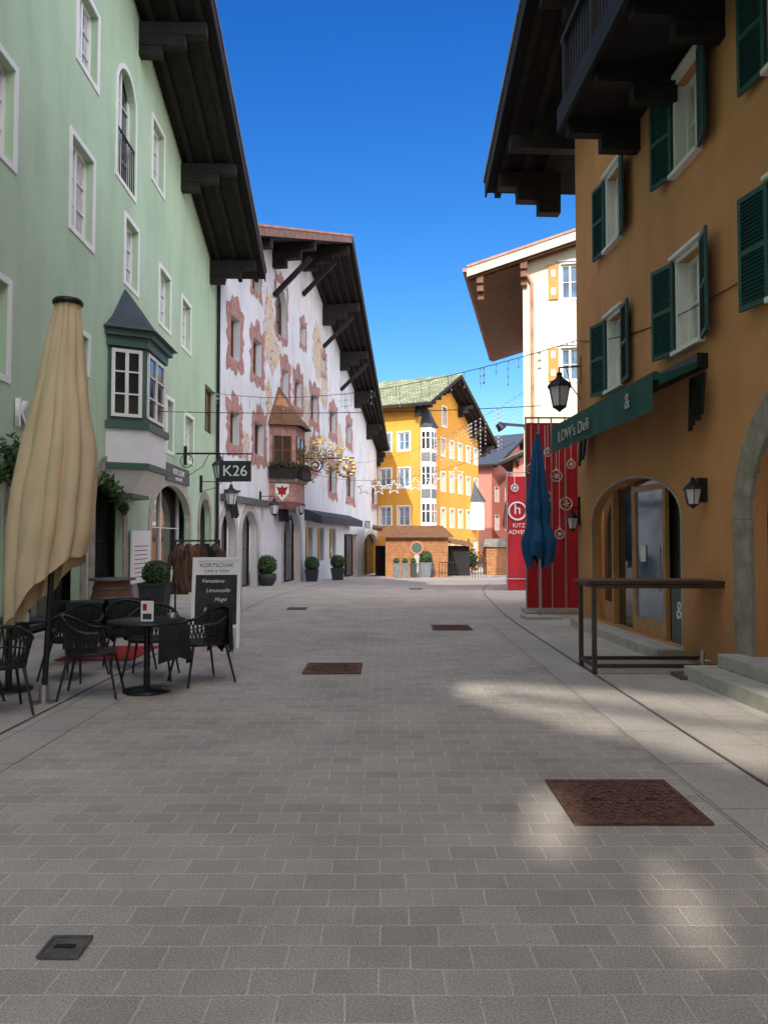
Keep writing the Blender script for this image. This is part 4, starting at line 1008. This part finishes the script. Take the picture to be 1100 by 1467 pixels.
# ================================================================= cabin and far things
cb=empty('wooden_market_cabin'); b=MB()
CF=FR(.1,48.5,1,0); z0=gz(49)
b.fbox(CF,0,4.0,z0,z0+2.6,-3,0,'wood_cabin')
for i in range(13): b.fbox(CF,0.0,4.0,z0+.2*i,z0+.2*i+.175,.0,.03,'wood_cabin')
b.hexa([CF.P(-.4,z0+2.55,.5),CF.P(4.4,z0+2.55,.5),CF.P(4.4,z0+2.55,-3.4),CF.P(-.4,z0+2.55,-3.4),CF.P(-.2,z0+3.3,-1.2),CF.P(3.8,z0+3.3,-1.2),CF.P(3.8,z0+3.35,-1.9),CF.P(-.2,z0+3.35,-1.9)],'wood_brown')
c=CF.P(2.0,z0+1.9,.06); b.cyl(c,c+Vector((0,-.05,0)),.45,.45,'pink_plaster',24); b.cyl(c+Vector((0,-.051,0)),c+Vector((0,-.08,0)),.32,.32,'green_dark',24)
b.fbox(CF,1.85,2.15,z0,z0+1.45,.03,.1,'stone_light')
b.obj('cabin',cb)
cb=empty('wooden_market_cabin'); b=MB(); b.box(7.6,9.2,56,58,-1.1,1.0,'wood_cabin'); b.hexa([(7.3,55.7,1),(9.5,55.7,1),(9.5,58.3,1),(7.3,58.3,1),(7.6,56.8,1.6),(9.2,56.8,1.6),(9.2,57.2,1.6),(7.6,57.2,1.6)],'roof_tile')
for i in range(9): b.box(7.58,9.22,55.95,55.99,-1.05+i*.22,-.87+i*.22,'wood_cabin')
b.obj('cabin',cb)
cb=empty('wooden_market_stall'); b=MB()
b.hexa([(-.8,50.5,2.2),(6.2,52.5,1.0),(6.2,55,1.2),(-.8,54,2.4),(-.8,50.5,2.4),(6.2,52.5,1.2),(6.2,55,1.4),(-.8,54,2.6)],'wood_brown'); b.box(-.6,6.0,53,54,-1.1,1.1,'wood_dark'); b.obj('stall',cb)
e=empty('metal_fence'); b=MB()
for i in range(18): b.cyl((3.4+i*.17,46.5,gz(46.5)),(3.4+i*.17,46.5,.15),.02,.02,'black_metal',5)
b.beam((3.4,46.5,.15),(6.3,46.5,.15),.05,.05,'black_metal'); b.beam((3.4,46.5,-.5),(6.3,46.5,-.5),.04,.04,'black_metal'); b.obj('railing',e)
b=MB()
for x in (4.4,6.6,8.2): b.leaves((x,58,.0),.9,900,'leaf_dark',.12,shell=.1,sq=(1,.7,1.1))
b.obj('hedge')
# ================================================================= string lights
def cat(a,c,sag,n=40):
    a=Vector(a);c=Vector(c); return [a+(c-a)*(i/n)-Vector((0,0,sag*4*(i/n)*(1-i/n))) for i in range(n+1)]
def string(name,a,c,sag,drops,ln,seed=1,lo=0,hi=1,bead=.012):
    e=empty(name); b=MB(); pts=cat(a,c,sag); b.tube(pts,.008,'black_metal',4); rnd=random.Random(seed)
    for i in range(drops):
        k=lo+(hi-lo)*rnd.random(); j=int(k*39.9); p=pts[j]+(pts[j+1]-pts[j])*(k*40-j); l=rnd.uniform(*ln); b.cyl(p,p-Vector((0,0,l)),.004,.004,'wire',3,False)
        q=0
        while q<l: b.cyl(p-Vector((0,0,q)),p-Vector((0,0,q+.04)),bead,bead,'icicle',4,False); q+=.16
    b.obj('lights',e); return e
string('icicle_light_string',(-5.9,25.6,6.6),(3.75,14.5,5.45),.55,44,(.15,.6),1,bead=.014)
string('icicle_light_string',W.P(22,6.4,0),(5.05,27,6.9),.7,54,(.3,1.7),3,.5,.98,.018)
string('overhead_cable',(3.76,14.4,5.4),O.P(9,4.6,.02),.4,0,(.1,.2),4)
string('overhead_cable',G.P(17,4.5,.1),(3.3,15.8,4.4),.1,0,(.1,.2),4)
e=empty('star_light_garland'); b=MB(); pts=cat(W.P(12,5.0,0),(4.9,28,5.2),.9); b.tube(pts,.008,'black_metal',4)
for k in (.36,.44,.52,.6,.68,.78):
    p=pts[int(k*40)]-Vector((0,0,.35)); r=.33
    sp_=[p+Vector((r*(1 if i%2==0 else .4)*math.cos(math.pi*i/5+math.pi/2),0,r*(1 if i%2==0 else .4)*math.sin(math.pi*i/5+math.pi/2))) for i in range(11)]
    b.tube(sp_,.02,'icicle',4); b.cyl(p+Vector((0,0,r)),p+Vector((0,0,.45)),.006,.006,'black_metal',4)
b.obj('stars',e)

# ================================================================= added unseen wall behind the viewer (shades the street, openings shape sun patches)
blk=empty('sun_blocker_wall'); b=MB(); T=FR(6,-22,-1,0); GH=31.5
def lerp(pts,x):
    if x<=pts[0][0]: return pts[0][1]
    for (a,ya),(c,yc) in zip(pts,pts[1:]):
        if x<=c: return ya+(yc-ya)*(x-a)/(c-a)
    return pts[-1][1]
KZ=math.tan(EL)/math.cos(AZ); KX=math.tan(AZ)
up=[(.55,8.5),(1.6,8.2),(3.2,7.5),(4.6,6.8),(7,6)]; lo=[(.55,8.25),(1.1,7.2),(2.0,6.05),(2.9,5.2),(4.5,4.3),(7,3.6)]
hs=[]; x=.6; rnd=random.Random(2)
while x<6:
    Yt=lerp(up,x)+rnd.uniform(-.06,.06); Yb=lerp(lo,x)+rnd.uniform(-.12,.12); Ym=Yt-(Yt-Yb)*.45
    Xc=x-(Ym+22)*KX; u0=6-Xc
    for ya,yb in ((Yb,Ym-.16),(Ym+.16,Yt)) if x>1.0 else ((Yb,Yt),):
        if yb-ya>.06: hs.append((u0-.2,u0,KZ*(ya+22),KZ*(yb+22),0))
    x+=.2
for gx,gy0,gy1,wd in ((.95,3.9,4.8,.22),(1.3,3.0,3.7,.14),(2.0,3.5,3.9,.16)):
    Xc=gx-((gy0+gy1)/2+22)*KX; u0=6-Xc; hs.append((u0-wd/2,u0+wd/2,KZ*(gy0+22),KZ*(gy1+22),0))
facade(b,T,0,25,-.1,GH,hs,'cream_plaster',0)
b.face([(6,-22,-.1),(6,-30,-.1),(6,-30,GH),(6,-22,GH)],'cream_plaster'); b.face([(-19,-22,-.1),(-19,-30,-.1),(-19,-30,GH),(-19,-22,GH)],'cream_plaster')
b.obj('wall',blk)
